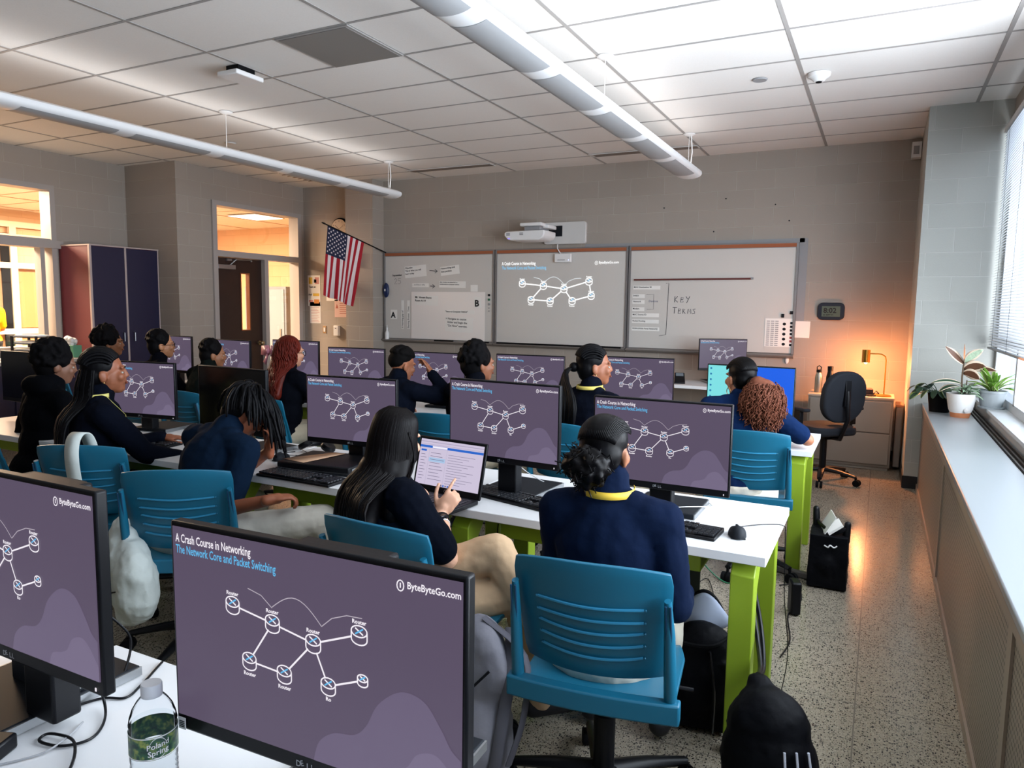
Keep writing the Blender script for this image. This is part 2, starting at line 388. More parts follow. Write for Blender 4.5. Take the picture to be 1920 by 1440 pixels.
# ---- corridor behind the left wall
cw = MB(); cw.bb((-12.6, -1, 0), (-12.5, 10.5, 3.0)); struct('wall_corridor_far', cw, CEY)
cw = MB(); cw.bb((-12.6, 10.4, 0), (-7.9, 10.5, 3.0)); struct('wall_corridor_end', cw, CEX)
cc = mat('corridor_ceiling', 'e8dccb', rough=.8)
struct('ceiling_corridor', MB().bb((-12.6, -1, 2.98), (-8.98, 10.5, 3.08)), cc)
struct('ceiling_corridor_bay', MB().bb((-8.98, 6.37, 2.98), (-8.0, 10.5, 3.08)), cc)
g = MB()
for i in range(8): g.bb((-12.5, 4.0+i*.61, 2.974), (-8.02 if i > 3 else -8.98, 4.02+i*.61, 2.98))
for i in range(3): g.bb((-12.2+i*1.2, 0, 2.972), (-12.18+i*1.2, 10.4, 2.979))
struct('trim_2', g, mat('corridor_grid', 'c5a78a'), smooth=0)
struct('wall_corridor_near', MB().bb((-7.95, 8.6, 0), (-7.9, 10.4, 3)), CEY)
# far corridor window wall seen through window_1 (white mullions)
f = MB(); X = -12.45; mw = mat('corridor_mullion', 'd8cbb4', rough=.5)
for y in (5.0, 6.1, 6.75, 7.6): f.bb((X, y, .5), (X+.06, y+.1, 2.75))
for z in (.5, 1.0, 2.05, 2.5, 2.7): f.bb((X+.001, 5.01, z), (X+.057, 7.69, z+.09))
struct('window_2', f, mw, smooth=0)
dd = MB(); dd.bb((-12.44, 6.62, .6), (-12.41, 6.74, 2.6)); struct('trim_3', dd, M_blackm)
p = MB(); p.bb((-12.44, 6.86, 1.1), (-12.42, 7.6, 2.0)); struct('door_3', p, mat('peach_panel', 'b07a50', rough=.6))
# gray lockers seen through the sidelight
lk = thing('locker', 'gray metal locker in the corridor seen through the sidelight', 'locker', (-9.9, 9.9, 0))
m_ = MB(); m_.bb((-.5, -.25, 0), (.5, .25, 1.85)); obj('body', m_, mat('locker_gray', '6f7780', rough=.5), parent=lk, bevel=.01)
for q in (-.24, .24):
    m_ = MB(); m_.bb((q-.22, -.265, .05), (q+.22, -.25, 1.8)); dr = obj('door', m_, mat('locker_door', '7c858e', rough=.45), parent=lk, bevel=.004)
    m_ = MB(); m_.bb((q+.13, -.285, .95), (q+.16, -.265, 1.1)); obj('handle', m_, M_silver, parent=dr)
for nm, (x, y, lab) in enumerate([(-9.3, 8.9, 'glowing ceiling light panel at the right end of the corridor'), (-10.6, 7.0, 'ceiling light panel at the upper left of the door transom')]):
    t = thing('ceiling_light', lab, 'ceiling light', (x, y, 2.97))
    obj('frame', MB().bb((-.32, -.32, -.01), (.32, .32, 0)), M_whitep, parent=t)
    obj('diffuser', MB().bb((-.3, -.3, -.016), (.3, .3, -.01)), glow('corridor_light_glow', 'fff1e0', 3), parent=t)
for x, y, lab in ((-9.6, 7.9, 'round smoke detector on the corridor ceiling nearer the light panel'), (-10.2, 7.7, 'round smoke detector on the corridor ceiling farther left')):
    t = MB(); t.lathe([(.0, -.05), (.05, -.05), (.07, -.02), (.075, 0)], (x, y, 2.975)); tag(obj('smoke_detector', t, M_whitep), lab, 'smoke detector')

# ---- ceiling things
def ceil_mb(name, mb, m, lab, cat, **k): return tag(obj(name, mb, m, **k), lab, cat)
gx, gy = -3.06, 4.299
t = thing('ceiling_vent', 'square gray return air panel in the ceiling', 'air vent', (-3.355, 3.994, ZC))
obj('frame', MB().bb((-.3, -.3, -.012), (.3, .3, -.004)), M_grid, parent=t)
obj('screen', MB().bb((-.28, -.285, -.016), (.28, .285, -.012)), mat('vent_screen', '7d7a77', rough=.7), parent=t)
t = thing('ceiling_vent', 'square slatted ceiling diffuser near the door end of the left light', 'air vent', (-6.95, 7.66, ZC))
obj('frame', MB().bb((-.3, -.3, -.012), (.3, .3, -.004)), M_whitep, parent=t)
m_ = MB()
for i in range(6): m_.box((0, -.25+i*.1, -.018), (.54, .07, .004), rx=.4)
obj('slats', m_, mat('diffuser_slats', 'a08a7c', rough=.6), parent=t)
for x, lab in ((-4.94, 'linear slot air diffuser in the ceiling left of the projector'), (-2.45, 'linear slot air diffuser in the ceiling right of the projector')):
    t = thing('slot_diffuser', lab, 'air vent', (x, 7.93, ZC), group='slot diffusers')
    obj('frame', MB().bb((-.61, -.07, -.012), (.61, .07, -.004)), M_whitep, parent=t)
    m_ = MB(); m_.bb((-.56, -.055, -.014), (.6, -.002, -.012)); m_.bb((-.56, .004, -.014), (.6, .055, -.012)); obj('slots', m_, mat('slot_metal', '8c7f77', rough=.35, metal=.6), parent=t)
t = thing('wireless_access_point', 'flat white box hanging under the ceiling grid', 'access point', (-4.33, 4.03, ZC), rz=.0)
m_ = MB(); m_.bb((-.1, -.13, -.085), (.1, .13, -.05)); obj('body', m_, M_white, parent=t, bevel=.008)
m_ = MB(); m_.bb((-.06, -.08, -.05), (.06, .08, -.004)); obj('bracket', m_, M_blackm, parent=t)
m_ = MB(); m_.lathe([(0, -.06), (.035, -.058), (.05, -.04), (.075, -.025), (.08, 0)], (-.51, 5.89, ZC-.004)); m_.mi = 1; m_.lathe([(0, -.066), (.02, -.064), (.024, -.056)], (-.51, 5.89, ZC-.004), n=14)
ceil_mb('smoke_detector', m_, [M_white, M_blackm], 'white domed smoke detector on the classroom ceiling at right', 'smoke detector')
m_ = MB(); m_.lathe([(0, -.008), (.05, -.008), (.055, 0)], (-.92, 5.86, ZC-.004)); ceil_mb('sprinkler_cover', m_, M_grayp, 'flat round gray cover plate on the ceiling near the smoke detector', 'ceiling plate')
m_ = MB(); m_.lathe([(0, -.012), (.05, -.012), (.06, 0)], (-6.4, 5.79, ZC-.004)); ceil_mb('sprinkler_cover', m_, M_whitep, 'flat round cover plate on the pinkish ceiling above the left light', 'ceiling plate')
m_ = MB(); m_.bb((.17, 8.30, 3.07), (.255, 8.43, 3.22)); m_.mi = 1; m_.bb((.185, 8.295, 3.1), (.235, 8.3, 3.18)); ceil_mb('motion_sensor', m_, [M_white, M_grayp], 'small white box sensor in the top right corner of the front wall', 'sensor', bevel=.006)

# ---- pendant lights
def pendant(x, y0, y1, lab, hangs, lit):
    t = thing('pendant_light', lab, 'pendant light', (x, y1, 2.9), group='linear pendant lights')
    L_ = y0-y1; n = 12; hw = .125
    out = []
    for i in range(n+1):
        a = math.pi*i/n; out.append((hw*math.cos(a), -.052*math.sin(a)**.8))
    top = [(-hw*.96, .02), (-hw*.5, .045), (hw*.5, .045), (hw*.96, .02)]
    m_ = MB(); m_.prism(out+top, (L_, -.02), 'y')
    # rounded end
    for k in range(5):
        a, b_ = k/5, (k+1)/5
        s0, s1 = math.cos(a*1.45), math.cos(b_*1.45)
        m_.prism([(p*s0, q*s0) for p, q in out+top], (-.02+.07*a, -.02+.07*b_), 'y')
    obj('housing', m_, mat('pendant_white', 'e6e8ea', rough=.4), parent=t, smooth=50)
    step = .86; k = 0; yy = -.22
    pm = mat('pendant_perforated', '9fa1a4', rough=.5, var=.1, vs=400)
    while yy-.72 > L_ and k < 9:
        g_ = MB()
        def fn(u, v, yy=yy):
            a = math.pi*(.5+.30*(v-.5)*2*(1 if lit else 1)); 
            return (hw*math.cos(a), yy-.72*u, -.052*math.sin(a)**.8-.002)
        g_.grid(fn, 1, 8); obj('perforated_panel', g_, pm, parent=t); yy -= step; k += 1
    for hy in hangs:
        c = MB(); c.cyl((0, hy-y1, .04), (0, hy-y1, ZC-2.9-.006), .0025, n=6); c.lathe([(0, -.02), (.03, -.02), (.06, -.006), (.06, 0)], (0, hy-y1, ZC-2.904))
        if hy == hangs[0]: c.tube([(.02, hy-y1, .04), (.035, hy-y1, .2), (.02, hy-y1, ZC-2.92)], .006, n=6)
        obj('suspension_cable', c, M_white, parent=t)
for px_ in (-1.80, -5.42): area('ceiling_fill_light', (px_, 4.4, 2.97), (180, 0, 0), .2, 5.9, 6.5, (1, .97, .95))  # fill lights added above the pendants to brighten the ceiling
pendant(-1.80, -2.6, 7.42, 'right linear white pendant light pointing at the whiteboards', [7.35, 4.9, 2.4], 1)
pendant(-5.42, -2.6, 7.40, 'left linear white pendant light ending above the flag', [7.30, 4.86, 2.4], 1)

# ---- radiator cover, sill and windows on the right
LZ = .77
t = thing('radiator_cover', 'long perforated metal radiator cover with a pale ledge under the windows', 'radiator cover', (.36, 2, 0))
m_ = MB(); m_.bb((0, -5, LZ-.03), (.31, 5.19, LZ)); obj('ledge', m_, mat('pale_ledge', '888e92', rough=.3), parent=t, bevel=.006, label='pale gray smooth ledge top')
m_ = MB()
for a_, b_ in ((-5, -2.42), (-2.4, .28), (.3, 2.68), (2.7, 5.19)): m_.bb((.012, a_, .02), (.03, b_, LZ-.03))
obj('front_panel', m_, M_perf, parent=t, label='tan perforated front panels')
m_ = MB()
for y in (-2.41, .29, 2.69): m_.bb((.004, y-.03, .0), (.02, y+.03, LZ-.03))
m_.bb((.002, -5, LZ-.06), (.02, 5.19, LZ-.03)); m_.bb((.002, -5, 0), (.02, 5.19, .05)); obj('trim_strip', m_, M_cover, parent=t)
m_ = MB(); m_.bb((.31, -5, LZ-.03), (.40, 5.19, LZ-.02))
for q in range(3): m_.bb((.325+q*.026, -5, LZ-.02), (.333+q*.026, 5.19, LZ-.004))
obj('vent_grille', m_, mat('dark_grille', '4a4440', rough=.4, metal=.5), parent=t, label='dark metal air slot along the back of the ledge')
m_ = MB(); m_.bb((.76, -3.1, LZ-.03), (.86, 7.19, .84)); m_.bb((.74, -3.1, .82), (.9, 7.19, .845)); struct('trim_4', m_, mat('window_sill_paint', 'c3c6c8', rough=.35))
wins = [(5.05, 7.2), (2.9, 5.05), (.75, 2.9), (-1.4, .75), (-3.2, -1.4)]
for i, (a_, b_) in enumerate(wins):
    f = MB(); fx0, fx1 = .87, .97
    f.bb((fx0, a_, .84), (fx1, a_+.06, 3.05)); f.bb((fx0, b_-.06, .84), (fx1, b_, 3.05)); f.bb((fx0, a_+.06, .84), (fx1, b_-.06, .91)); f.bb((fx0, a_+.06, 2.99), (fx1, b_-.06, 3.05))
    f.bb((fx0, a_+.06, 1.30), (fx1, b_-.06, 1.36)); f.bb((fx0, (a_+b_)/2-.03, .9), (fx1, (a_+b_)/2+.03, 1.3))
    wo = struct('window_%d' % (i+3), f, mat('window_frame_white', 'b4b8bc', rough=.4))
    obj('pane', MB().bb((.918, a_+.05, .9), (.922, b_-.05, 3.0)), M_glass, parent=wo)
t = thing('window_blind', 'white slatted blind lowered over the window beside the column', 'window blind', (.815, 5.1, 0))
m_ = MB(); z = 1.30
while z < 3.0: m_.box((0, 1.03, z), (.024, 2.02, .0012), ry=-.45); z += .0215
obj('slats', m_, mat('blind_white', 'cfd2d4', rough=.5), parent=t, smooth=0, label='narrow white slats')
m_ = MB(); m_.bb((-.02, .02, 3.0), (.02, 2.05, 3.04)); obj('head_rail', m_, M_white, parent=t)
m_ = MB(); m_.bb((-.014, .02, 1.262), (.014, 2.05, 1.278)); obj('bottom_rail', m_, mat('blind_rail', '6f7073', rough=.4), parent=t)
m_ = MB()
for y in (.3, 1.05, 1.8): m_.cyl((-.013, y, 1.27), (-.013, y, 3.0), .0012, n=5)
obj('cord', m_, M_dark, parent=t)
# ============================================================ MONITORS
G_bg = glow('slide_purple', '594e63', 1); G_blob = glow('slide_light_purple', '695e77', 1); G_blob2 = glow('slide_pale_purple', '746983', 1)
G_white = glow('slide_white', 'f4eef6', 1.0); G_blue = glow('slide_blue_text', '5fb8ea', 1.0); G_arc = glow('slide_arc_line', 'c9bfcc', .8)
SLM = [G_white, G_blue, G_arc, G_blob, G_blob2]
RT = [(.24, .663, 1), (.39, .62, 1), (.535, .574, 1), (.69, .67, 1), (.30, .40, 1), (.43, .384, 1), (.585, .387, .95), (.70, .46, .65)]
def slide_graphics(mb, W, Hh, y=0, board=False, lw=.0028, blobs=True, part='all'):
    """writing and router drawing of the slide, centred, facing -y; materials: 0 white 1 blue 2 arc 3 blob 4 blob2"""
    X = lambda u: (u-.5)*W
    Z = lambda v: (v-.5)*Hh
    k = W/.527
    if blobs and part in ('all', 'cloud'):
        def blob(pts, mi, yy):
            P = []; n = len(pts)
            for i in range(n-1):                      # smooth the outline
                p0 = pts[max(i-1, 0)]; p1 = pts[i]; p2 = pts[i+1]; p3 = pts[min(i+2, n-1)]
                for s in range(6):
                    t = s/6; f = lambda a, b, c, d: .5*(2*b+(c-a)*t+(2*a-5*b+4*c-d)*t*t+(3*b-a-3*c+d)*t**3)
                    P.append((f(p0[0], p1[0], p2[0], p3[0]), f(p0[1], p1[1], p2[1], p3[1])))
            P.append(pts[-1]); P = [(min(u, .999), max(v, .001)) for u, v in P]
            vs = [(X(u), yy, Z(v)) for u, v in P]+[(X(u), yy, Z(.001)) for u, v in P]; m = len(P); mb.mi = mi
            mb.add(vs, [(i, i+1, m+i+1, m+i) for i in range(m-1)])
        blob([(.53, 0), (.55, .10), (.60, .165), (.67, .19), (.71, .25), (.75, .37), (.82, .455), (.89, .44), (.94, .34), (.97, .26), (1, .22)], 3, y-.0002)
        blob([(.74, 0), (.76, .07), (.81, .095), (.84, .12), (.87, .19), (.92, .215), (.96, .17), (1, .08)], 4, y-.0004)
    yy = y-.0006; mb.mi = 0
    if part in ('all', 'title'): write(mb, 'A Crash Course in Networking', X(.015), yy, Z(.925), .0195*k, 0, bold=.014, sx=.63)
    if part in ('all', 'subtitle'): write(mb, 'The Network Core and Packet Switching', X(.015), yy, Z(.868), .0195*k, 1, bold=.014, sx=.63)
    if part in ('all', 'brand'): write(mb, 'ByteByteGo.com', X(.84), yy, Z(.928), .0140*k, 0, bold=.018, sx=.86)
    ring = [(X(.82)+.0055*k*math.cos(a), Z(.936)+.0075*k*math.sin(a)) for a in [i*math.pi/6 for i in range(13)]]
    if part in ('all', 'brand'): ribbon(mb, ring, .0018*k, yy, 0); ribbon(mb, [(X(.82), Z(.936)-.003*k), (X(.82), Z(.936)+.004*k)], .002*k, yy, 0)
    if part not in ('all', 'diagram'): return
    rt = list(RT)
    links = [(0, 1), (1, 2), (2, 3), (1, 4), (4, 5), (5, 2), (2, 6), (6, 7)]
    if board:
        rt = [(.20, .685, 1), (.385, .655, 1), (.56, .615, 1), (.765, .71, 1), (.28, .475, 1), (.445, .46, 1), (.63, .465, 1), (.785, .53, .95)]; links.append((3, 7))
    r = .0135*k
    def P(i): return (X(rt[i][0]), Z(rt[i][1]))
    for a, b in links:
        (xa, za), (xb, zb) = P(a), P(b); d = math.hypot(xb-xa, zb-za); ux, uz = (xb-xa)/d, (zb-za)/d
        ra, rb = r*rt[a][2]*1.05, r*rt[b][2]*1.05
        ribbon(mb, [(xa+ux*ra, za+uz*ra), (xb-ux*rb, zb-uz*rb)], lw*k, yy, 0)
    for i, (u, v, s) in enumerate(rt):
        x, z = P(i); q = r*s; t = lw*k*.75; n = 20
        top = [(x+q*math.cos(2*math.pi*j/n), z+q*.35+q*.62*math.sin(2*math.pi*j/n)) for j in range(n+1)]
        ribbon(mb, top, t, yy, 0)
        bot = [(x-q, z+q*.35), (x-q, z-q*.5)]+[(x+q*math.cos(math.pi+math.pi*j/10), z-q*.5+q*.62*math.sin(math.pi+math.pi*j/10)) for j in range(11)]+[(x+q, z+q*.35)]
        ribbon(mb, bot, t, yy, 0)
        for sx in (-1, 1): ribbon(mb, [(x-q*.5*sx, z+q*.02), (x+q*.5*sx, z+q*.68)], t*1.1, yy, 1 if sx > 0 else 0)
        if s > .9:
            below = i in (4, 5, 6)
            write(mb, 'Router' if i != 6 or board else 'Ro', x, yy, z+(q*1.15 if not below else -q*1.75), .0085*k, 0, bold=.03, align='CENTER')
    A_ = [(.30, .765), (.35, .745), (.39, .695)]; B_ = [(.39+.175*j/12, .70-.035*j/12+.085*math.sin(math.pi*j/12)) for j in range(13)]; D_ = [(.565, .665), (.60, .715), (.65, .745), (.70, .748)]
    for s in (A_, B_, D_): ribbon(mb, [(X(u), Z(v)) for u, v in s], lw*k*.5, yy, 2)
PW, PH = .538, .348          # outer panel
SW, SH = .524, .313          # lit area
def poly_y(mb, poly, y):     # flat face in a plane facing -y
    mb.add([(p[0], y, p[1]) for p in poly], [tuple(range(len(poly)))])
_slides = []
for _nm, _pt in (('slide_title', 'title'), ('slide_subtitle', 'subtitle'), ('brand_mark', 'brand'), ('router_diagram', 'diagram'), ('cloud_shapes', 'cloud')):
    _s = MB(); slide_graphics(_s, SW, SH, part=_pt); _s = _s.mesh(_nm)
    for m in SLM: _s.materials.append(m)
    _slides.append(_s)
def make_monitor(label, loc, yaw=0, top=1.206, screen='slide', dell=True, base=True, zt=.74, w=1.0, group='computer monitors on the tables', bdx=0, by=(.06, .33), pc=False):
    t = thing('computer_monitor', label, 'monitor', (loc[0], loc[1], zt), math.radians(yaw), group)
    zb = top-PH-zt; cz = zb+PH-.008-SH/2
    m_ = MB(); m_.box((0, .012, zb+PH/2), (PW*w, .022, PH)); 
    m_.box((0, .03, zb+PH/2), (PW*w*.8, .03, PH*.75), taper=None)
    obj('panel', m_, M_black, parent=t, bevel=.004, label='thin black bezel')
    m_ = MB(); m_.bb((-SW*w/2, -.0006, cz-SH/2), (SW*w/2, .004, cz+SH/2))
    if screen == 'slide': sm = G_bg
    elif screen == 'off': sm = mat('dark_screen', '07080b', rough=.2)
    else: sm = glow('desktop_cyan', '7fe0e4', 1)
    sc = obj('screen', m_, sm, parent=t, smooth=0)
    if screen == 'slide':
        for _s in _slides: o = bpy.data.objects.new(_s.name.split('.')[0], _s); C.objects.link(o); o.parent = sc; o.location = (0, -.0012, cz)
    elif screen == 'desktop':
        m_ = MB(); pts = [(-.06, -SH/2), (-.02, -.05), (.02, 0), (.03, .06), (.045, SH/2)]
        poly_y(m_, pts+[(SW/2*w, SH/2), (SW/2*w, -SH/2)], -.0012); m_.T = Matrix.Identity(4)
        o = obj('blue_wallpaper', m_, glow('desktop_blue', '1c62e8', 1), parent=sc, smooth=0, loc=(0, 0, cz))
        m_ = MB()
        for i in range(7): poly_y(m_, rrect(.012, .012, .003, cx=-SW/2+.018, cy=SH/2-.02-.036*i), -.0014)
        obj('desktop_icons', m_, glow('icon_blue', '2c7fb0', 1), parent=sc, smooth=0, loc=(0, 0, cz))
    if dell:
        m_ = MB(); write(m_, 'D', -.019, 0, 0, .013, bold=.02); write(m_, 'E', -.009, 0, .0015, .012, bold=.02, rot=.35); write(m_, 'L', .001, 0, 0, .013, bold=.02); write(m_, 'L', .009, 0, 0, .013, bold=.02)
        o = obj('logo', m_, mat('logo_silver', '9b9ea3', rough=.4), parent=t, smooth=0, loc=(0, -.0004, zb+.008))
    m_ = MB(); m_.box((PW*w/2-.02, -.0004, zb+.011), (.003, .001, .006)); obj('power_light', m_, G_white, parent=t)
    if base:
        m_ = MB(); m_.bb((-.045, .045, .02), (.045, .10, zb+.06)); m_.bb((-.09, .055, zb+.05), (.09, .115, zb+PH-.03)); obj('neck', m_, M_black, parent=t, bevel=.006)
        m_ = MB(); m_.bb((-.13+bdx, by[0], 0.001), (.13+bdx, by[1], .022)); b_ = obj('base', m_, M_dark, parent=t, bevel=.004, label='flat dark rectangular stand base')
        for q in (1, -1): obj('base_trim', MB().bb((q*.13+bdx, by[0], .002), (q*.134+bdx, by[1], .02)), M_silver, parent=b_)
        if pc:
            obj('computer_housing', MB().bb((-.21, .11, .02), (-.03, .18, .45)), M_dark, parent=t, bevel=.004, label='slim dark computer housing behind the panel'); obj('housing_edge', MB().bb((-.0302, .125, .03), (-.026, .17, .445)), M_whitep, parent=t)
    return t
R1 = [((-.728, 2.685), 0, 1.207, 'slide', 'monitor with the slide behind the person with the low bun'),
      ((-1.389, 2.65), -3.5, 1.24, 'slide', 'monitor with the slide rising behind the open laptop'),
      ((-2.346, 2.835), 4.5, 1.19, 'slide', 'monitor with the slide above the headphones and closed laptop'),
      ((-3.03, 2.70), -4, 1.213, 'off', 'dark switched-off monitor behind the person with short twists'),
      ((-4.04, 2.90), 9, 1.184, 'slide', 'monitor with the slide in front of the face of the long-braided person'),
      ((-5.16, 2.85), 0, 1.2, 'off', 'dark monitor cut off at the left picture edge')]
for (xy, yaw, top, sc_, lab) in R1: make_monitor(lab, xy, yaw, top, sc_)
R2 = [((-.71, 4.70), -3, 1.205, 'desktop', 'monitor with a cyan and blue desktop in front of the curly ponytail'),
      ((-1.54, 5.0), 6, 1.205, 'slide', 'monitor with the slide beside the face of the person with the dark ponytail'),
      ((-2.29, 4.80), 6, 1.2, 'slide', 'monitor with the slide between the afro and the dark ponytail'),
      ((-3.08, 4.74), 1, 1.19, 'slide', 'monitor with the slide in front of the person scratching their head'),
      ((-3.81, 4.68), 6.9, 1.2, 'slide', 'monitor with the slide between the red hair and the person scratching their head'),
      ((-4.60, 4.82), 0, 1.23, 'slide', 'monitor with the slide half hidden by the long red hair'),
      ((-5.06, 4.49), -1.7, 1.232, 'slide', 'monitor with the slide in front of the dark door'),
      ((-5.95, 4.62), 0, 1.235, 'slide', 'monitor with the slide in front of the person with glasses')]
for (xy, yaw, top, sc_, lab) in R2: make_monitor(lab, xy, yaw, top, sc_, dell=False)
make_monitor('large foreground monitor with the slide, beside the water bottle', (-.718, .76), 2, 1.206)
make_monitor('foreground monitor cut off by the left picture edge', (-1.372, .705), 0, 1.246, bdx=-.15, by=(-.12, .27), pc=True)
make_monitor('monitor with the slide on the teacher table under the right whiteboard', (-1.52, 8.10), 31, 1.235, dell=False)
# small label on the bezel of the big one
# ============================================================ TABLES
def make_table(x0, x1, y0, label):
    t = thing('computer_table', label, 'table', ((x0+x1)/2, y0, 0), 0, 'white topped tables with lime green frames')
    w_ = (x1-x0)/2; D = .69
    m_ = MB(); m_.bb((-w_, 0, .705), (w_, D, .74)); obj('tabletop', m_, M_top, parent=t, bevel=.003)
    for sx in (-1, 1):
        xa = sx*(w_-.035) ; xb = sx*(w_-.115)
        m_ = MB(); m_.prism([(.02, 0), (.02, .655), (.065, .703), (D-.065, .703), (D-.02, .655), (D-.02, 0), (D-.10, 0), (D-.10, .59), (D-.15, .65), (.15, .65), (.10, .59), (.10, 0)], (min(xa, xb), max(xa, xb)), 'x')
        obj('leg_frame', m_, M_green, parent=t, bevel=.004)
    m_ = MB(); m_.bb((-w_+.2, .14, .60), (w_-.24, .155, .704)); m_.bb((-w_+.115, .14, .655), (w_-.115, .155, .704)); m_.bb((-w_+.2, .155, .60), (w_-.24, .42, .612)); m_.bb((-w_+.2, .42, .60), (w_-.24, .432, .66))
    obj('cable_tray', m_, M_green, parent=t, bevel=.003)
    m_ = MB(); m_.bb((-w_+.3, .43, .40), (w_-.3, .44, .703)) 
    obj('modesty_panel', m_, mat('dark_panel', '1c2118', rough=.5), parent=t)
    return t
for i, x in enumerate((-.29, -1.56, -2.83, -4.10)):
    make_table(x-1.262, x, 2.44, ['middle row table at the aisle, mouse on its corner', 'middle row table under the closed laptop and headphones', 'middle row table behind the person with short twists', 'middle row table at the far left in shadow'][i])
for i, x in enumerate((-.31, -1.58, -2.85, -4.12, -5.39)):
    make_table(x-1.262, x, 4.47, ['front row table with the hand on a mouse at its right end', 'front row table in front of the person with the dark ponytail', 'front row table in front of the person scratching their head', 'front row table in front of the long red hair', 'front row table below the person with glasses'][i])
make_table(-1.57, -.31, .35, 'nearest table under the big foreground monitor'); make_table(-2.84, -1.58, .35, 'nearest table at the left picture edge')
# teacher table at the whiteboards
t = thing('teacher_table', 'white table under the right whiteboard, carrying a monitor and a phone', 'table', (-1.55, 7.75, 0), 0)
m_ = MB(); m_.bb((-.75, 0, .70), (.65, .66, .735)); obj('tabletop', m_, M_top, parent=t, bevel=.003)
for x in (-.7, .6):
    for y in (.05, .6): obj('leg', MB().bb((x-.025, y-.025, 0), (x+.025, y+.025, .70)), M_grayp, parent=t)
t = thing('desk_phone', 'black desk phone standing on the teacher table', 'phone', (-1.98, 7.95, .735), .3)
m_ = MB(); m_.box((0, 0, .05), (.17, .18, .03), rx=.6); obj('body', m_, M_black, parent=t, bevel=.006)
m_ = MB(); m_.box((-.05, -.01, .10), (.045, .2, .03), rx=.6); obj('handset', m_, M_black, parent=t, bevel=.01)
m_ = MB(); m_.box((.03, .03, .092), (.08, .05, .004), rx=.6); obj('display', m_, mat('phone_display', '6c7880', rough=.3), parent=t)

# ============================================================ KEYBOARDS AND MICE
def _keys():
    m_ = MB(); W = .43; y = .052
    rows = [(15, .019), (14, .019), (14, .019), (13, .019), (12, .019)]
    for r_ in range(6):
        yy = .05-r_*.0195-(.004 if r_ else -.002); x = -.212; 
        n = 15
        for i in range(n):
            w_ = .0165
            if r_ == 5 and 4 <= i <= 8:
                if i > 4: x += .019; continue
                m_.box((x+.0475, yy, .02), (.092, .0155, .006), taper=.94); x += .019; continue
            m_.box((x+.0085, yy, .02), (w_, .0155, .006), taper=.9); x += .019
        x += .006
        for i in range(3):
            if r_ == 3 or (r_ == 4 and i != 1): x += .019; continue
            m_.box((x+.0085, yy, .02), (.0165, .0155, .006), taper=.9); x += .019
        x += .006
        for i in range(4):
            if r_ == 0: x += .019; continue
            m_.box((x+.0075, yy, .02), (.0165, .0155, .006), taper=.9); x += .019
    return m_
kb_proto = None
def keyboard(label, x, y, rz=0, z=.74):
    global kb_proto
    if kb_proto is None:
        t = thing('keyboard', label, 'keyboard', (x, y, z), math.radians(rz), 'black keyboards')
        m_ = MB(); m_.prism([(-.067, 0), (.067, 0), (.067, .018), (-.067, .012)], (-.222, .222), 'x'); obj('case', m_, M_black, parent=t, bevel=.003)
        k = _keys().mesh('keys'); obj('keys', k, mat('key_plastic', '191b20', rough=.45), parent=t, smooth=0, kind='stuff', label='rows of small dark keys')
        kb_proto = t; return t
    t = dup(kb_proto); t['label'] = label; t.location = (x, y, z); t.rotation_euler = (0, 0, math.radians(rz)); return t
keyboard('black keyboard right of the shoulder of the person with the bun', -.69, 2.60, -4)
keyboard('black keyboard just right of the open laptop', -1.33, 2.665, -14)
keyboard('black keyboard lying partly under the closed laptop', -2.36, 2.50, -1)
keyboard('black keyboard in front of the long-braided person', -3.72, 2.68, 8)
def mouse(label, x, y, rz=0, cord=None, z=.74):
    t = thing('computer_mouse', label, 'mouse', (x, y, z), math.radians(rz))
    m_ = MB()
    def fn(u, v):
        a = u*2*math.pi; el = v*math.pi/2; r = math.cos(el)**.7
        return (.032*r*math.cos(a), .056*r*math.sin(a), .004+.034*math.sin(el)*(1-.18*math.sin(a)))
    m_.grid(fn, 24, 8); m_.lathe([(0, 0), (.9, 0), (1, .004)], n=4) if False else None
    m_.box((0, 0, .003), (.05, .09, .004)); obj('shell', m_, M_dark, parent=t, smooth=60)
    m_ = MB(); m_.cyl((-.004, .028, .029), (.004, .028, .029), .007, n=12); obj('scroll_wheel', m_, M_blackm, parent=t)
    if cord:
        m_ = MB(); inv = Matrix.Rotation(-math.radians(rz), 4, 'Z'); m_.tube([inv @ (Vector(p)-Vector((x, y, z))) for p in cord], .0018, n=6); obj('cord', m_, M_black, parent=t)
    return t
def bez(pts, n=8):
    P = []; pts = [Vector(p) for p in pts]; N = len(pts)
    for i in range(N-1):
        p0, p1, p2, p3 = pts[max(i-1, 0)], pts[i], pts[i+1], pts[min(i+2, N-1)]
        for s in range(n):
            t = s/n; P.append(.5*(2*p1+(p2-p0)*t+(2*p0-5*p1+4*p2-p3)*t*t+(3*p1-p0-3*p2+p3)*t**3))
    P.append(pts[-1]); return P
mouse('black mouse alone on the right corner of the middle table, its cord over the edge', -.415, 2.63, 15, cord=bez([(-.43, 2.68, .755), (-.40, 2.76, .745), (-.34, 2.82, .744), (-.283, 2.84, .742), (-.275, 2.86, .70), (-.27, 2.9, .45), (-.25, 2.95, .2), (-.27, 3.0, .01)]))
mouse('black mouse left of the headphones', -2.74, 2.76, 5, cord=bez([(-2.745, 2.81, .755), (-2.73, 2.88, .743), (-2.65, 2.93, .743), (-2.6, 2.99, .743)]))
mouse('black mouse held by the person with the curly ponytail', -.405, 4.85, 10)

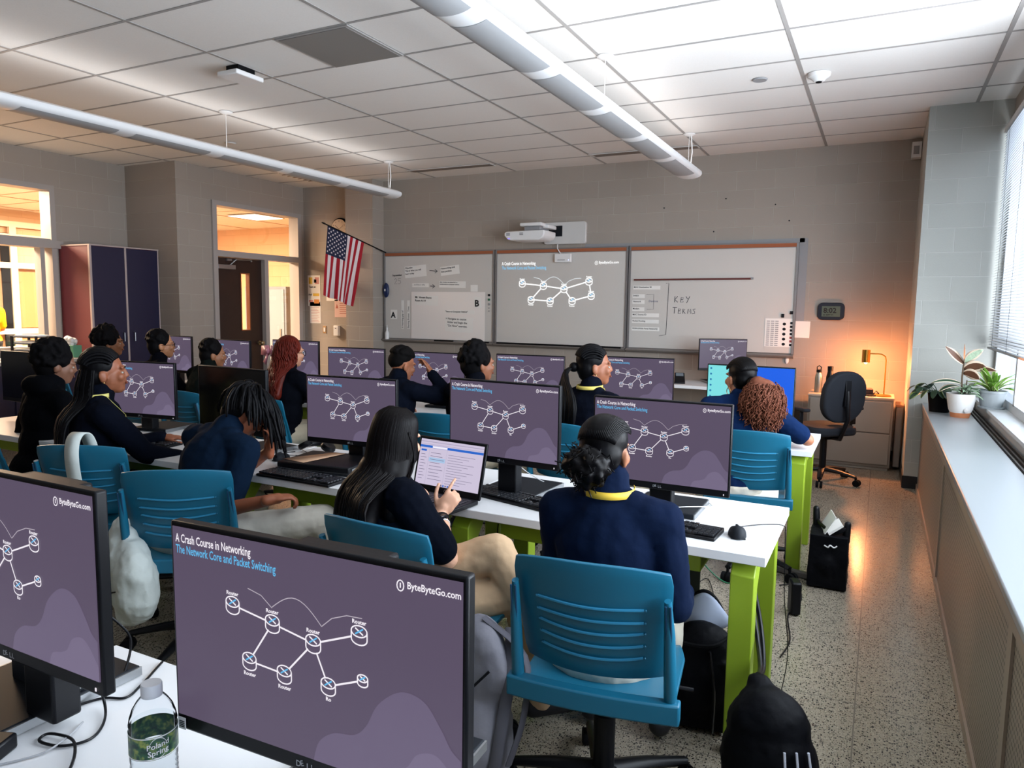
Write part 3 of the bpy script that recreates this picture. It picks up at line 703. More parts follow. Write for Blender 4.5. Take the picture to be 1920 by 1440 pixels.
# ============================================================ CHAIRS
def shell_back(W=.44, z0=.53, z1=.885, y0=-.205, lean=.10, curve=.05, rad=.05):
    """curved plastic back: outline with rounded corners pushed onto a curved leaning surface, returned with thickness"""
    m_ = MB(); nu, nv = 18, 10
    def S(u, v):
        x = (u-.5)*2; z = z0+(z1-z0)*v
        wv = W/2*(.93+.07*v) ; 
        # rounded upper corners
        if v > .85: wv -= rad*.5*((v-.85)/.15)**2.2*.35
        if v < .12: wv -= rad*.5*((.12-v)/.12)**2*.3
        zz = z-(.028 if v > .5 else -.012)*abs(x)**2.5*(v if v > .5 else 1-v)*0.7
        yy = y0-lean*(v)**1.2+curve*(x*x)-.012*math.sin(v*math.pi)
        return Vector((x*wv, yy, zz))
    m_.grid(lambda u, v: S(u, v), nu, nv); return m_, S
chair_proto = None
def chair(label, x, y, rz=0, group='teal caster chairs'):
    global chair_proto
    if chair_proto is not None:
        t = dup(chair_proto); t['label'] = label; t['group'] = group; t.location = (x, y, 0); t.rotation_euler = (0, 0, math.radians(rz)); return t
    t = thing('caster_chair', label, 'chair', (x, y, 0), math.radians(rz), group)
    m_, S = shell_back(); obj('backrest', m_, M_teal, parent=t, solid=.012, bevel=.003, smooth=60, label='curved teal back panel')
    bk = t.children[0] if t.children else [o for o in C.objects if o.parent == t][0]
    for i in range(5):
        v = .20+.115*i
        pts = [S(u, v)+Vector((0, -.008, -.010*math.sin(math.pi*(u-.16)/.68))) for u in [.16+.68*k/14 for k in range(15)]]
        r_ = MB(); r_.tube(pts, .0042, n=6); r_.mi = 1; r_.ell(pts[-1]+Vector((.004, -.001, 0)), (.004, .004, .004), n=8, k=6); r_.ell(pts[0]+Vector((-.004, -.001, 0)), (.004, .004, .004), n=8, k=6)
        obj('rib', r_, [mat('teal_plastic_rib', '2f7ea3', rough=.35), M_teal], parent=bk)
    for sx in (-1, 1):
        u = .5+sx*.5
        p0 = S(u, 0); p1 = S(u, .9)
        m_ = MB(); m_.tube([(sx*.218, -.20, .46), (sx*.216, -.222, .56), (sx*.213, -.252, .70), (sx*.208, -.275, .80)], [.023, .022, .019, .012], n=10, flat=.8)
        up = obj('upright', m_, M_teal, parent=t, smooth=60)
        m_ = MB()
        for dx in (-.006, .006): m_.tube([(sx*.215+dx, -.237, .59), (sx*.213+dx, -.266, .70), (sx*.21+dx, -.288, .79)], .0032, n=6)
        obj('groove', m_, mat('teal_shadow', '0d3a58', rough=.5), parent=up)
    m_ = MB(); nu = 16
    P = [((i/nu-.5)*.49, -.225-.0*abs(i/nu-.5), 0) for i in range(nu+1)]
    vs = []
    for px, py, _ in P:
        q = .018*(1-(px/.245)**2)
        for dy, dz in ((-.012, -.032), (-.012, .028), (.03, .028), (.03, -.032)): vs.append((px, py-q+dy, .47+dz))
    m_.add(vs, [(i*4+j, i*4+(j+1) % 4, (i+1)*4+(j+1) % 4, (i+1)*4+j) for i in range(nu) for j in range(4)]+[(0, 1, 2, 3), (nu*4+3, nu*4+2, nu*4+1, nu*4)])
    obj('rear_rail', m_, M_teal, parent=t, bevel=.006, smooth=50, label='teal bar across the back of the seat')
    m_ = MB()
    def seat(u, v):
        x = (u-.5)*2; y = -.20+.43*v
        return (x*.225*(1-.10*max(0, v-.75)*4), y, .455-.018*(1-x*x)*(1-abs(v-.45))-.03*max(0, v-.8)**2*10)
    m_.grid(seat, 16, 12); obj('seat', m_, M_teal, parent=t, solid=.014, bevel=.003, smooth=60)
    m_ = MB(); m_.bb((-.11, -.11, .40), (.11, .11, .435)); m_.cyl((0, 0, .26), (0, 0, .42), .025, n=16); m_.cyl((0, 0, .10), (0, 0, .30), .034, n=16); m_.tube([(.1, .02, .41), (.2, .04, .405), (.26, .05, .40)], .006)
    obj('gas_column', m_, M_black, parent=t)
    for k in range(5):
        a = math.radians(90+72*k+20); c_, s_ = math.cos(a), math.sin(a)
        m_ = MB(); m_.tube([(.02*c_, .02*s_, .115), (.16*c_, .16*s_, .105), (.30*c_, .30*s_, .082)], [.034, .026, .018], n=8, flat=.7)
        lg = obj('leg', m_, M_black, parent=t, smooth=50)
        m_ = MB(); cx_, cy_ = .30*c_, .30*s_; m_.cyl((cx_, cy_, .05), (cx_, cy_, .09), .008, n=8)
        px_, py_ = -s_, c_
        for q in (-1, 1): m_.cyl((cx_+px_*.006*q+.012*c_, cy_+py_*.006*q+.012*s_, .029), (cx_+px_*.026*q+.012*c_, cy_+py_*.026*q+.012*s_, .029), .029, n=18)
        obj('caster', m_, M_blackm, parent=lg)
    chair_proto = t; return t
chair('teal chair of the person with the low bun, nearest in the right aisle', -.69, 2.03, 8)
chair('teal chair behind the person with long straight black hair', -1.36, 2.03, -4)
chair('teal chair of the person with short twists, left of the big foreground monitor', -2.65, 2.16, 34)
chair('teal chair with a white bag strap hung over its back', -3.42, 2.30, 24)
chair('dark shadowed chair at the far left behind the hooded person', -4.25, 2.35, -5)
chair('teal chair lit from the window, under the curly ponytail', -.64, 4.44, 5)
chair('teal chair of the person with the dark ponytail', -1.62, 4.12, -6)
chair('teal chair of the person with the afro', -2.45, 4.05, 4)
chair('teal chair of the person scratching their head', -2.86, 4.05, 0) if False else chair('teal chair of the person scratching their head', -3.02, 4.08, 0)
chair('teal chair behind the long red hair', -3.92, 4.05, -6)
chair('teal chair of the person in the olive jacket', -4.75, 4.0, 0)
chair('teal chair of the person with glasses', -5.45, 4.05, 0)

# ---- black office chair
t = thing('office_chair', 'black padded office chair with armrests in front of the filing cabinet', 'office chair', (-.40, 7.12, 0), math.radians(44))
M_fab = mat('black_fabric', '11161f', rough=.85, bump=.1, bs=500)
m_ = MB(); m_.T = Matrix.Translation((0, -.2, .80)) @ Matrix.Rotation(.12, 4, 'X'); m_.prism(rrect(.44, .46, .19, n=8), (-.045, .03), 'y'); obj('backrest', m_, M_fab, parent=t, bevel=.02, segs=3)
m_ = MB(); m_.prism(rrect(.48, .46, .12, n=6, cy=.03), (.44, .52), 'z'); obj('seat', m_, M_fab, parent=t, bevel=.025, segs=3)
m_ = MB(); m_.tube([(0, -.26, .86), (0, -.28, .6), (0, -.2, .42), (0, 0, .41)], .02, n=8); m_.bb((-.03, -.27, .72), (.03, -.235, .95)); obj('back_bracket', m_, M_black, parent=t, bevel=.004)
for sx in (-1, 1):
    m_ = MB(); m_.tube([(sx*.15, 0, .43), (sx*.27, 0, .44), (sx*.29, 0, .5), (sx*.29, 0, .66)], .016, n=8); m_.bb((sx*.29-.02, -.04, .52), (sx*.29+.02, .04, .66)); ar = obj('armrest', m_, M_black, parent=t, bevel=.004)
    m_ = MB(); m_.prism(rrect(.08, .25, .035, cx=sx*.29, cy=.0), (.66, .69), 'z'); obj('arm_pad', m_, M_fab, parent=ar, bevel=.01)
m_ = MB(); m_.cyl((0, 0, .1), (0, 0, .44), .03); m_.bb((-.08, -.1, .40), (.08, .1, .44)); obj('gas_column', m_, M_black, parent=t)
for k in range(5):
    a = math.radians(72*k+10); c_, s_ = math.cos(a), math.sin(a)
    m_ = MB(); m_.tube([(0, 0, .115), (.15*c_, .15*s_, .105), (.30*c_, .30*s_, .08)], [.036, .028, .02], n=8, flat=.7); lg = obj('leg', m_, M_black, parent=t)
    m_ = MB(); m_.cyl((.3*c_, .3*s_, .05), (.3*c_, .3*s_, .08), .01); px_, py_ = -s_, c_
    for q in (-1, 1): m_.cyl((.31*c_+px_*.006*q, .31*s_+py_*.006*q, .03), (.31*c_+px_*.027*q, .31*s_+py_*.027*q, .03), .03)
    obj('caster', m_, M_blackm, parent=lg)

# ---- filing cabinet with lamp, bottles, box
t = thing('filing_cabinet', 'low beige two-drawer lateral filing cabinet in the front right corner', 'filing cabinet', (-.225, 7.86, 0))
fcm = mat('cabinet_beige', '8f8880', rough=.45)
m_ = MB(); m_.bb((-.385, .0, .03), (.385, .44, .70)); m_.bb((-.37, .01, 0), (.37, .43, .03)); obj('body', m_, fcm, parent=t, bevel=.004)
m_ = MB(); m_.bb((-.39, -.01, .70), (.39, .45, .72)); obj('top', m_, mat('cabinet_top', 'c0aa98', rough=.4), parent=t, bevel=.003)
for z in (.06, .375):
    m_ = MB(); m_.bb((-.365, -.018, z), (.365, 0, z+.305)); dr = obj('drawer', m_, mat('drawer_beige', '958e86', rough=.42), parent=t, bevel=.004)
    m_ = MB(); m_.bb((-.06, -.024, z+.275), (.06, -.018, z+.29)); obj('pull', m_, M_silver, parent=dr)
t = thing('desk_lamp', 'small brass desk lamp with a lit cylindrical shade on the filing cabinet', 'desk lamp', (.05, 8.02, .72))
m_ = MB(); m_.lathe([(0, 0), (.085, 0), (.085, .012), (.07, .018), (0, .02)]); obj('base', m_, M_brass, parent=t)
m_ = MB(); m_.tube([(.02, 0, .02), (.02, 0, .36), (.012, 0, .395), (-.02, 0, .415), (-.05, 0, .418), (-.17, 0, .418)], .006, n=8); obj('pole', m_, M_brass, parent=t)
m_ = MB(); m_.lathe([(.037, 0), (.037, .125), (.0, .125)], (-.16, 0, .33)); m_.lathe([(.034, .0), (.034, .12)], (-.16, 0, .33), closed=True); obj('lamp_shade', m_, M_brass, parent=t, smooth=40)
m_ = MB(); m_.ell((-.16, 0, .345), (.022, .022, .03)); obj('bulb', m_, glow('lamp_bulb', 'ffb070', 12), parent=t)
pl = bpy.data.lights.new('lamp_light', 'SPOT'); pl.energy = 70; pl.color = (1, .36, .12); pl.spot_size = math.radians(150); pl.spot_blend = .6; pl.shadow_soft_size = .03
po = bpy.data.objects.new('lamp_light', pl); C.objects.link(po); po.parent = t; po.location = (-.16, 0, .325); po['kind'] = 'helper'
pl = bpy.data.lights.new('lamp_glow', 'POINT'); pl.energy = 42; pl.color = (1, .34, .12); pl.shadow_soft_size = .03
po = bpy.data.objects.new('lamp_glow', pl); C.objects.link(po); po.parent = t; po.location = (-.16, 0, .30); po['kind'] = 'helper'
def bottle(name, label, x, y, z, prof, m, cap, cm, extra=None):
    t = thing(name, label, 'bottle', (x, y, z)); m_ = MB(); m_.lathe(prof); obj('body', m_, m, parent=t, smooth=50)
    m_ = MB(); m_.lathe(cap); 
    if extra: extra(m_)
    obj('cap', m_, cm, parent=t); return t
bottle('drinking_bottle', 'silver metal drinking bottle on the filing cabinet', -.535, 8.03, .72, [(0, 0), (.034, 0), (.036, .01), (.036, .15), (.03, .18), (.022, .2), (.022, .215)], mat('bottle_silver', '8a8a80', rough=.35, metal=.6), [(.024, .205), (.026, .23), (.02, .235)], M_black, lambda m_: m_.tube([(-.018, 0, .235), (-.02, 0, .26), (0, 0, .275), (.02, 0, .26), (.018, 0, .235)], .005))
bottle('drinking_bottle', 'dark metal drinking bottle between the silver bottle and the lamp', -.43, 8.05, .72, [(0, 0), (.036, 0), (.037, .01), (.037, .16), (.028, .2), (.024, .23)], M_black, [(.027, .225), (.028, .27), (0, .275)], M_black)
t = thing('black_box', 'small black box under the desk lamp', 'box', (-.13, 8.0, .72), .1); m_ = MB(); m_.bb((-.12, -.07, 0), (.10, .08, .07)); obj('body', m_, mat('brown_black_box', '241517', rough=.5), parent=t, bevel=.006)
m_ = MB(); m_.tube([(.1, -.02, .01), (.13, 0, .05), (.16, .02, .02), (.1, .06, .012), (-.02, -.09, .01), (.12, -.1, .012)], .006); obj('cable', m_, M_black, parent=t)
t = thing('waste_bin', 'narrow bin squeezed between the filing cabinet and the column', 'waste bin', (.215, 8.1, 0)); m_ = MB(); m_.box((0, 0, .33), (.06, .3, .6)); obj('body', m_, mat('bin_gray', '8d8178', rough=.5), parent=t, bevel=.01)
m_ = MB(); m_.box((0, 0, .64), (.065, .31, .02)); obj('rim', m_, mat('bin_rim', 'a07050', rough=.5), parent=t)
# ============================================================ WHITEBOARDS
ZB, ZT = 1.085, 2.255
M_board = mat('whiteboard_white', 'cbc7c2', rough=.28, var=.02, vs=3)
M_alu = mat('aluminium_frame', '8b898a', rough=.4, metal=.5)
for (xa, xb, lab) in ((-6.34, -4.55, 'left whiteboard with the taped paper notes'), (-4.54, -2.735, 'middle whiteboard with the slide projected on it'), (-2.725, -.83, 'right whiteboard with KEY TERMS written by hand')):
    t = thing('whiteboard', lab, 'whiteboard', ((xa+xb)/2, 8.45, 0), 0, 'row of wall whiteboards'); w_ = (xb-xa)/2
    obj('board', MB().bb((-w_, -.022, ZB), (w_, -.002, ZT)), M_board, parent=t)
    m_ = MB()
    for x in (-w_, w_-.025): m_.bb((x, -.035, ZB-.01), (x+.025, -.0, ZT+.03))
    m_.bb((-w_, -.03, ZT+.022), (w_, 0, ZT+.036)); m_.bb((-w_, -.03, ZT-.022), (w_, -.001, ZT-.016)); obj('frame', m_, M_alu, parent=t)
    m_ = MB(); m_.bb((-w_+.025, -.034, ZT-.016), (w_-.025, -.022, ZT+.022)); obj('cork_rail', m_, M_cork, parent=t, label='brown cork strip along the top')
    m_ = MB(); m_.prism([(0, ZB-.055), (-.03, ZB-.055), (-.085, ZB-.03), (-.09, ZB-.018), (-.03, ZB-.006), (0, ZB)], (-w_, w_), 'x') ; obj('marker_tray', m_, mat('tray_gray', '837f7d', rough=.4, metal=.3), parent=t)
# interactive board back panel behind the right one
t = thing('wall_panel', 'gray flat panel edge sticking out behind the right whiteboard', 'panel', (-.8, 8.45, 0)); m_ = MB(); m_.bb((-2.5, -.003, ZT+.03), (.02, -.0005, ZT+.075)); m_.bb((-.03, -.003, 1.44), (.055, -.0005, ZT+.075)); obj('panel', m_, M_grayp, parent=t)
YB = 8.45-.0232
def at_b(u, v): return u, v
def note(label, x, z, w_, h, rot, lines, size, bold=.02, paper=True, y=YB, cat='note', align='LEFT'):
    t = thing('paper_note', label, cat, (x, y, z)); t.rotation_euler = (0, rot, 0)
    if paper: obj('sheet', MB().bb((-w_/2, -.0012, -h/2), (w_/2, 0, h/2)), M_paper, parent=t, smooth=0)
    m_ = MB()
    for i, ln in enumerate(lines): write(m_, ln, -w_/2+.008 if align == 'LEFT' else 0, -.0022, h/2-size*(1.0+1.25*i), size, bold=bold, align=align)
    if lines: obj('printed_text', m_, M_ink, parent=t, smooth=0)
    return t
def hand(name, label, strokes, m=None, w_=.006, y=YB-.0006, cat='writing'):
    m_ = MB()
    for s in strokes: ribbon(m_, s, w_, y, 0)
    return tag(obj(name, m_, m or mat('marker_ink', '30323a', rough=.6), smooth=0), label, cat)
note('printed word September above the handwritten 25', -6.10, 1.97, .20, .05, -.04, ['September'], .037, paper=False)
hand('handwritten_number', 'handwritten 25 under the word September', [[(-6.16, 1.905), (-6.14, 1.925), (-6.12, 1.91), (-6.13, 1.885), (-6.16, 1.85), (-6.115, 1.85)], [(-6.05, 1.925), (-6.09, 1.925), (-6.095, 1.895), (-6.06, 1.895), (-6.05, 1.87), (-6.07, 1.85), (-6.10, 1.853)]], w_=.004)
note('white note reading Objective, This is what you will learn today', -5.80, 2.02, .36, .16, -.08, ['Objective', 'This is what you will', 'learn today'], .032)
note('white note reading Networking and data packets', -5.24, 2.03, .30, .12, -.10, ['Networking and', 'data packets'], .034)
note('white strip reading and this is why', -5.72, 1.83, .28, .055, 0, ['... and this is why'], .03, bold=.0)
note('white strip with two lines of print right of the words and this is why', -5.20, 1.84, .42, .09, .02, ['data transfer via networks is a', 'fundamental to computer science'], .023)
note('small blank paper square right of the two-line strip', -4.86, 1.79, .11, .09, 0, [], .02)
hand('arrow', 'arrow from September up to the Objective note', [[(-5.98, 1.98), (-5.90, 2.05)], [(-5.94, 2.05), (-5.895, 2.055), (-5.91, 2.01)]], w_=.009)
hand('arrow', 'arrow between the Objective note and the Networking note', [[(-5.57, 2.03), (-5.45, 2.02)], [(-5.48, 2.045), (-5.44, 2.02), (-5.48, 1.995)]], w_=.009)
hand('arrow', 'arrow after the words and this is why', [[(-5.56, 1.82), (-5.49, 1.815)], [(-5.52, 1.84), (-5.48, 1.815), (-5.52, 1.79)]], w_=.010)
t = thing('poster_board', 'large white sheet on the left whiteboard with notes taped to it', 'poster', (-5.28, YB-.003, 1.415)); obj('sheet', MB().bb((-.59, -.002, -.325), (.59, 0, .325)), mat('poster_white', 'ebe5e1', rough=.6), parent=t, smooth=0)
YP = YB-.006
note('printed note with a name and Room A119 at the top left of the large sheet', -5.62, 1.62, .38, .13, .03, ['Mr. Vincent Boyce', 'Room A119'], .036, y=YP, bold=.03)
note('strip reading Intro to Computer Science on the large sheet', -5.08, 1.47, .46, .05, -.0, ['"Intro to Computer Science"'], .03, y=YP, bold=.03)
note('note reading Navigate to course folder and begin the Do Now exercise', -5.09, 1.30, .44, .20, .03, ['> Navigate to course', '   folder and begin the', '   "Do Now" exercise.'], .038, y=YP)
note('square card with the letter B', -4.80, 1.60, .11, .14, 0, ['B'], .12, y=YP, bold=.04)
note('square card with the letter A', -6.17, 1.42, .11, .13, 0, ['A'], .11, bold=.04)
for x, lab, s in ((-6.02, 'vertical paper strip nearest the letter A', 'A learning gap of'), (-5.92, 'vertical paper strip left of the large sheet', 'Sharing Power  Time')):
    t = thing('paper_strip', lab, 'note', (x, YB, 1.42)); obj('sheet', MB().bb((-.022, -.0012, -.2), (.022, 0, .2)), M_paper, parent=t, smooth=0)
    m_ = MB(); write(m_, s, .012, -.0022, -.19, .036, rot=math.pi/2, bold=.01); obj('printed_text', m_, M_ink, parent=t, smooth=0)
for i, z in enumerate((1.70, 1.64, 1.58, 1.53, 1.49)):
    m_ = MB(); m_.cyl((-4.63, YB, z), (-4.63, YB-.008, z), .016 if i < 3 else .008, n=16); tag(obj('magnet', m_, [M_dark, mat('magnet_green', '2f6b50'), M_grayp, M_grayp, M_grayp][i]), 'round magnet on the right edge of the left whiteboard, '+['topmost dark one', 'green one', 'gray one below the green', 'small one', 'lowest small one'][i], 'magnet', 'magnets')
t = thing('whiteboard_eraser', 'blue oval eraser hanger at the left edge of the left whiteboard', 'eraser', (-6.29, YB, 1.76)); m_ = MB(); m_.ell((0, -.02, 0), (.05, .03, .105)); obj('body', m_, mat('navy_eraser', '14254f', rough=.4), parent=t); m_ = MB(); m_.ell((0, -.05, 0), (.012, .004, .018)); obj('logo_spot', m_, M_white, parent=t)
t = thing('spray_bottle', 'small white bottle standing in the marker tray of the left whiteboard', 'bottle', (-6.26, 8.385, ZB-.018)); m_ = MB(); m_.lathe([(0, 0), (.03, 0), (.03, .09), (.012, .125)]); obj('body', m_, M_white, parent=t); m_ = MB(); m_.lathe([(.013, .12), (.012, .16), (.006, .17), (.004, .2), (0, .2)]); obj('nozzle', m_, M_white, parent=t)
def marker(lab, x0, x1): m_ = MB(); m_.cyl((x0, 8.37, ZB-.008), (x1, 8.37, ZB-.008), .012); tag(obj('whiteboard_marker', m_, M_black), lab, 'marker')
marker('black marker lying in the middle of the left marker tray', -5.45, -5.15); marker('short black marker at the right end of the left tray', -4.66, -4.6); marker('long black pointer lying in the middle marker tray', -4.48, -2.78)
# projected slide: the projector's light drawn as self-glowing strokes on the board
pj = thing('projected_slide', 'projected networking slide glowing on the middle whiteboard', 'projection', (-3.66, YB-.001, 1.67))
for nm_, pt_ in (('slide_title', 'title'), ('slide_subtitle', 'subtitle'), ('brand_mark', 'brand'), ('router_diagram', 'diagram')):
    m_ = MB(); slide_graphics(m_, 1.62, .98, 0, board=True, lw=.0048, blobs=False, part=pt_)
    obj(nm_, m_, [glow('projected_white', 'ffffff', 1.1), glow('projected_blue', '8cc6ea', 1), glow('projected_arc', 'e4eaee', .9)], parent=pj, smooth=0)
# right board
note('printed word strip, topmost under the brown stick', -2.50, 1.80, .33, .045, 0, ['MAC Destination ID'], .026, bold=.02)
for z, w_, s, lab in ((1.70, .15, 'Switch', 'short printed strip reading Switch'), (1.63, .15, 'Network', 'short printed strip reading Network'), (1.545, .15, 'Modem', 'short printed strip reading Modem'), (1.475, .33, 'MAC Source ID', 'strip below the word Modem'), (1.40, .33, 'Packet Routing', 'strip reading Packet Routing'), (1.31, .34, 'WAN (Wide Area Network)', 'lowest printed strip on the right whiteboard')):
    note(lab, -2.67+w_/2, z, w_, .045, 0, [s], .026, bold=.02)
hand('bracket', 'large hand-drawn bracket left of the words KEY TERMS', [[(-2.27, 1.85), (-2.235, 1.85), (-2.25, 1.25), (-2.33, 1.235)]], w_=.006)
hand('bracket', 'small hand-drawn bracket joining Switch, Network and Modem', [[(-2.50, 1.72), (-2.41, 1.72), (-2.41, 1.545), (-2.49, 1.545)]], w_=.004)
m_ = MB(); write(m_, 'Devices', -2.47, YB-.001, 1.63, .035); tag(obj('handwriting', m_, mat('blue_marker', '34406e'), smooth=0), 'small handwritten word Devices in blue', 'writing')
K = lambda x, z, L_: [[(x+a*.05, z+b*.07) for a, b in s] for s in L_]
ks = K(-2.16, 1.63, [[(0, 0), (.05, 1)], [(.7, 1), (.05, .45), (.75, 0)]])+K(-2.09, 1.63, [[(.7, .1), (0, 0), (.1, .8), (.7, .7)], [(.05, .45), (.6, .45)]])+K(-2.03, 1.63, [[(0, 1), (.4, .55)], [(.9, 1), (.2, -.1)]])
ks += K(-2.18, 1.50, [[(0, 1), (1, 1)], [(.5, 1), (.4, 0)]])+K(-2.115, 1.50, [[(.7, .1), (0, 0), (.1, .8), (.7, .7)], [(.05, .45), (.6, .45)]])+K(-2.06, 1.50, [[(0, 0), (.05, .8), (.5, .7), (.1, .4), (.6, 0)]])+K(-2.005, 1.50, [[(0, 0), (.15, .8), (.4, .3), (.7, .8), (.8, 0)]])+K(-1.95, 1.50, [[(.7, .8), (.1, .7), (.5, .4), (.6, .1), (0, 0)]])
hand('handwriting', 'handwritten words KEY TERMS in black capitals', ks, w_=.007)
m_ = MB(); m_.box((-1.98, YB-.012, 1.895), (1.35, .012, .02), ry=-.005); m_.mi = 1; m_.box((-1.30, YB-.012, 1.902), (.03, .014, .024)); tag(obj('magnetic_stick', m_, [mat('maroon_stick', '5d2b27', rough=.5), M_grayp], bevel=.002), 'long brown stick stuck across the right whiteboard', 'stick')
t = thing('seating_chart', 'white printed chart with dark pictures at the lower right of the right whiteboard', 'chart', (-.985, YB-.001, 1.31)); obj('sheet', MB().bb((-.155, -.002, -.155), (.155, 0, .155)), M_paper, parent=t, smooth=0)
m_ = MB()
for c_ in range(3):
    for r_ in range(13): m_.bb((-.14+c_*.045, -.003, -.145+r_*.022), (-.105+c_*.045, -.0024, -.135+r_*.022))
obj('printed_lines', m_, M_grayp, parent=t, smooth=0)
m_ = MB()
for r_ in range(5): m_.ell((.045, -.003, -.125+r_*.055), (.018, .001, .016), n=10, k=6)
for r_ in range(7): m_.mi = 1 if r_ in (1, 2) else 0; m_.bb((.105, -.0035, -.145+r_*.04), (.14, -.0024, -.12+r_*.04))
obj('pictures', m_, [M_dark, mat('dull_red', '8c3a36')], parent=t, smooth=0)
m_ = MB(); m_.box((-.96, YB-.008, 1.495), (.03, .014, .04)); tag(obj('magnet_clip', m_, M_dark, bevel=.003), 'dark magnetic clip holding the chart', 'clip')
m_ = MB(); m_.box((-.87, YB-.006, 1.53), (.035, .01, .035)); tag(obj('magnet_square', m_, M_dark), 'small dark square magnet above the chart corner', 'magnet')
note('white calendar sheet hanging right of the right whiteboard', -.755, 1.35, .15, .18, .02, [], .02, y=8.449)
t = thing('digital_clock', 'dark rounded digital wall clock above the filing cabinet', 'clock', (-.48, 8.45, 1.55)); m_ = MB(); m_.prism(rrect(.265, .185, .05), (-.03, 0), 'y'); obj('case', m_, mat('clock_navy', '0f1526', rough=.4), parent=t, bevel=.006)
m_ = MB(); m_.bb((-.09, -.032, -.055), (.09, -.0305, .055)); dsp = obj('display', m_, mat('lcd_green_gray', '4d6058', rough=.3), parent=t)
m_ = MB(); write(m_, '8:02', -.075, -.033, -.015, .075, bold=.02); write(m_, '25 SEPT 71', -.075, -.033, -.045, .022, bold=.02); obj('digits', m_, M_ink, parent=dsp, smooth=0)
m_ = MB(); m_.ell((-.895, 8.44, 1.01), (.02, .012, .04)); tag(obj('wall_hook', m_, M_white), 'small white oval hook on the wall below the right whiteboard', 'hook')
for i, (x, z) in enumerate(((-2.33, 2.72), (-1.63, 2.79), (-1.1, 2.70), (-1.75, 2.43), (-.95, 2.52))):
    m_ = MB(); m_.cyl((x, 8.45, z), (x, 8.444, z), .008, n=8); tag(obj('wall_anchor', m_, M_dark), 'small dark anchor hole high on the front wall', 'wall anchor', 'anchor holes above the right whiteboard')
# ---- projector on its wall arm
t = thing('projector', 'white short-throw projector on a wall arm above the middle whiteboard', 'projector', (-3.75, 8.45, 2.47))
m_ = MB(); m_.prism(rrect(.56, .27, .03, cx=.19), (-.05, 0), 'y'); obj('wall_plate', m_, M_whitep, parent=t, bevel=.006)
m_ = MB(); m_.bb((-.02, -.055, -.04), (.16, -.048, .09)); obj('plate_opening', m_, M_dark, parent=t)
m_ = MB(); m_.bb((-.25, -.42, .06), (.04, -.0, .10)); m_.bb((.0, -.3, .04), (.08, -.04, .085)); obj('arm', m_, M_white, parent=t, bevel=.01)
m_ = MB(); m_.bb((-.22, -.36, -.0), (.0, -.12, .06)); obj('swivel', m_, M_grayp, parent=t, bevel=.01)
m_ = MB(); m_.prism([(-.45, -.02), (-.45, -.055), (-.40, -.10), (-.36, -.11), (.02, -.11), (.07, -.08), (.09, -.05), (.09, .005), (-.43, .0)], (-.44, -.09), 'y'); bd = obj('body', m_, M_white, parent=t, bevel=.012)
m_ = MB()
for x in (-.42, -.24): m_.bb((x, -.442, -.05), (x+.05, -.4402, -.035)); m_.bb((x, -.442, -.03), (x+.05, -.4402, -.02))
obj('vents', m_, M_grayp, parent=bd)
m_ = MB(); m_.bb((-.40, -.441, -.092), (-.37, -.4402, -.082)); obj('status_light', m_, glow('status_violet', '7f6cff', 2), parent=bd)
m_ = MB(); m_.tube([(.10, -.05, -.135), (.10, -.05, -.19), (.13, -.05, -.235), (.14, -.04, -.25)], .006); obj('cable', m_, M_white, parent=t)
t = thing('interactive_sensor', 'small white box sensor at the top edge of the middle whiteboard', 'sensor', (-3.57, YB, 2.155)); m_ = MB(); m_.bb((-.11, -.05, -.045), (.11, -.012, .06)); obj('body', m_, M_white, parent=t, bevel=.006); m_ = MB(); m_.bb((-.07, -.0508, -.02), (.03, -.0502, -.012)); obj('logo_bar', m_, M_grayp, parent=t); m_ = MB(); m_.ell((.08, -.051, -.018), (.006, .003, .006)); obj('status_light', m_, glow('status_white', 'c8d4ff', 2), parent=t)

# ============================================================ FLAG
PB = Vector((-6.285, 8.40, 2.285)); PT = Vector((-6.61, 7.53, 2.60)); pd = (PT-PB).normalized()
t = thing('flag', 'American flag with stars and stripes hanging from an angled wall pole', 'flag', PB)
m_ = MB(); m_.cyl((0, 0, 0), PT-PB, .009, n=10); m_.ell(PT-PB+pd*.03, (.012, .012, .035), R=pd.to_track_quat('Z', 'Y').to_matrix()); obj('pole', m_, M_black, parent=t)
Hst, Fly = .58, .93
P0 = PT-PB-pd*.03
nu, nv = 65, 40
def cloth(u, v):
    p = P0-pd*(u*Hst)
    sh = .08*v*(1-u)*0
    side = Vector((pd.y, -pd.x, 0)).normalized()
    gather = 1-.22*v
    c0 = P0-pd*(Hst*.5)
    q = c0+(p-c0)*gather
    q = q+Vector((0, 0, -v*Fly*(.97)))+Vector((-.10*v, -.16*v, 0))*.6
    q.z += 0 if v else 0
    q = q+side*(.045*v**.7*math.sin(u*9+.6)+.02*v*math.sin(u*22+v*3))
    return q
m_ = MB(); m_.grid(cloth, nu, nv)
fm = [mat('flag_red', 'a30f22', rough=.8), mat('flag_white', 'e3d6d6', rough=.8), mat('flag_navy', '151b3a', rough=.8)]
m_.m = []
for i in range(nu):
    for j in range(nv):
        stripe = i//5
        m_.m.append(2 if stripe < 7 and j < 16 else (0 if stripe % 2 == 0 else 1))
fl = obj('cloth', m_, fm, parent=t, smooth=80)
m_ = MB(); m_.mi = 0
def uvp(u, v, off):
    e = 1e-3; a = cloth(u, v); n = (cloth(u+e, v)-a).cross(cloth(u, v+e)-a).normalized(); return a+n*off
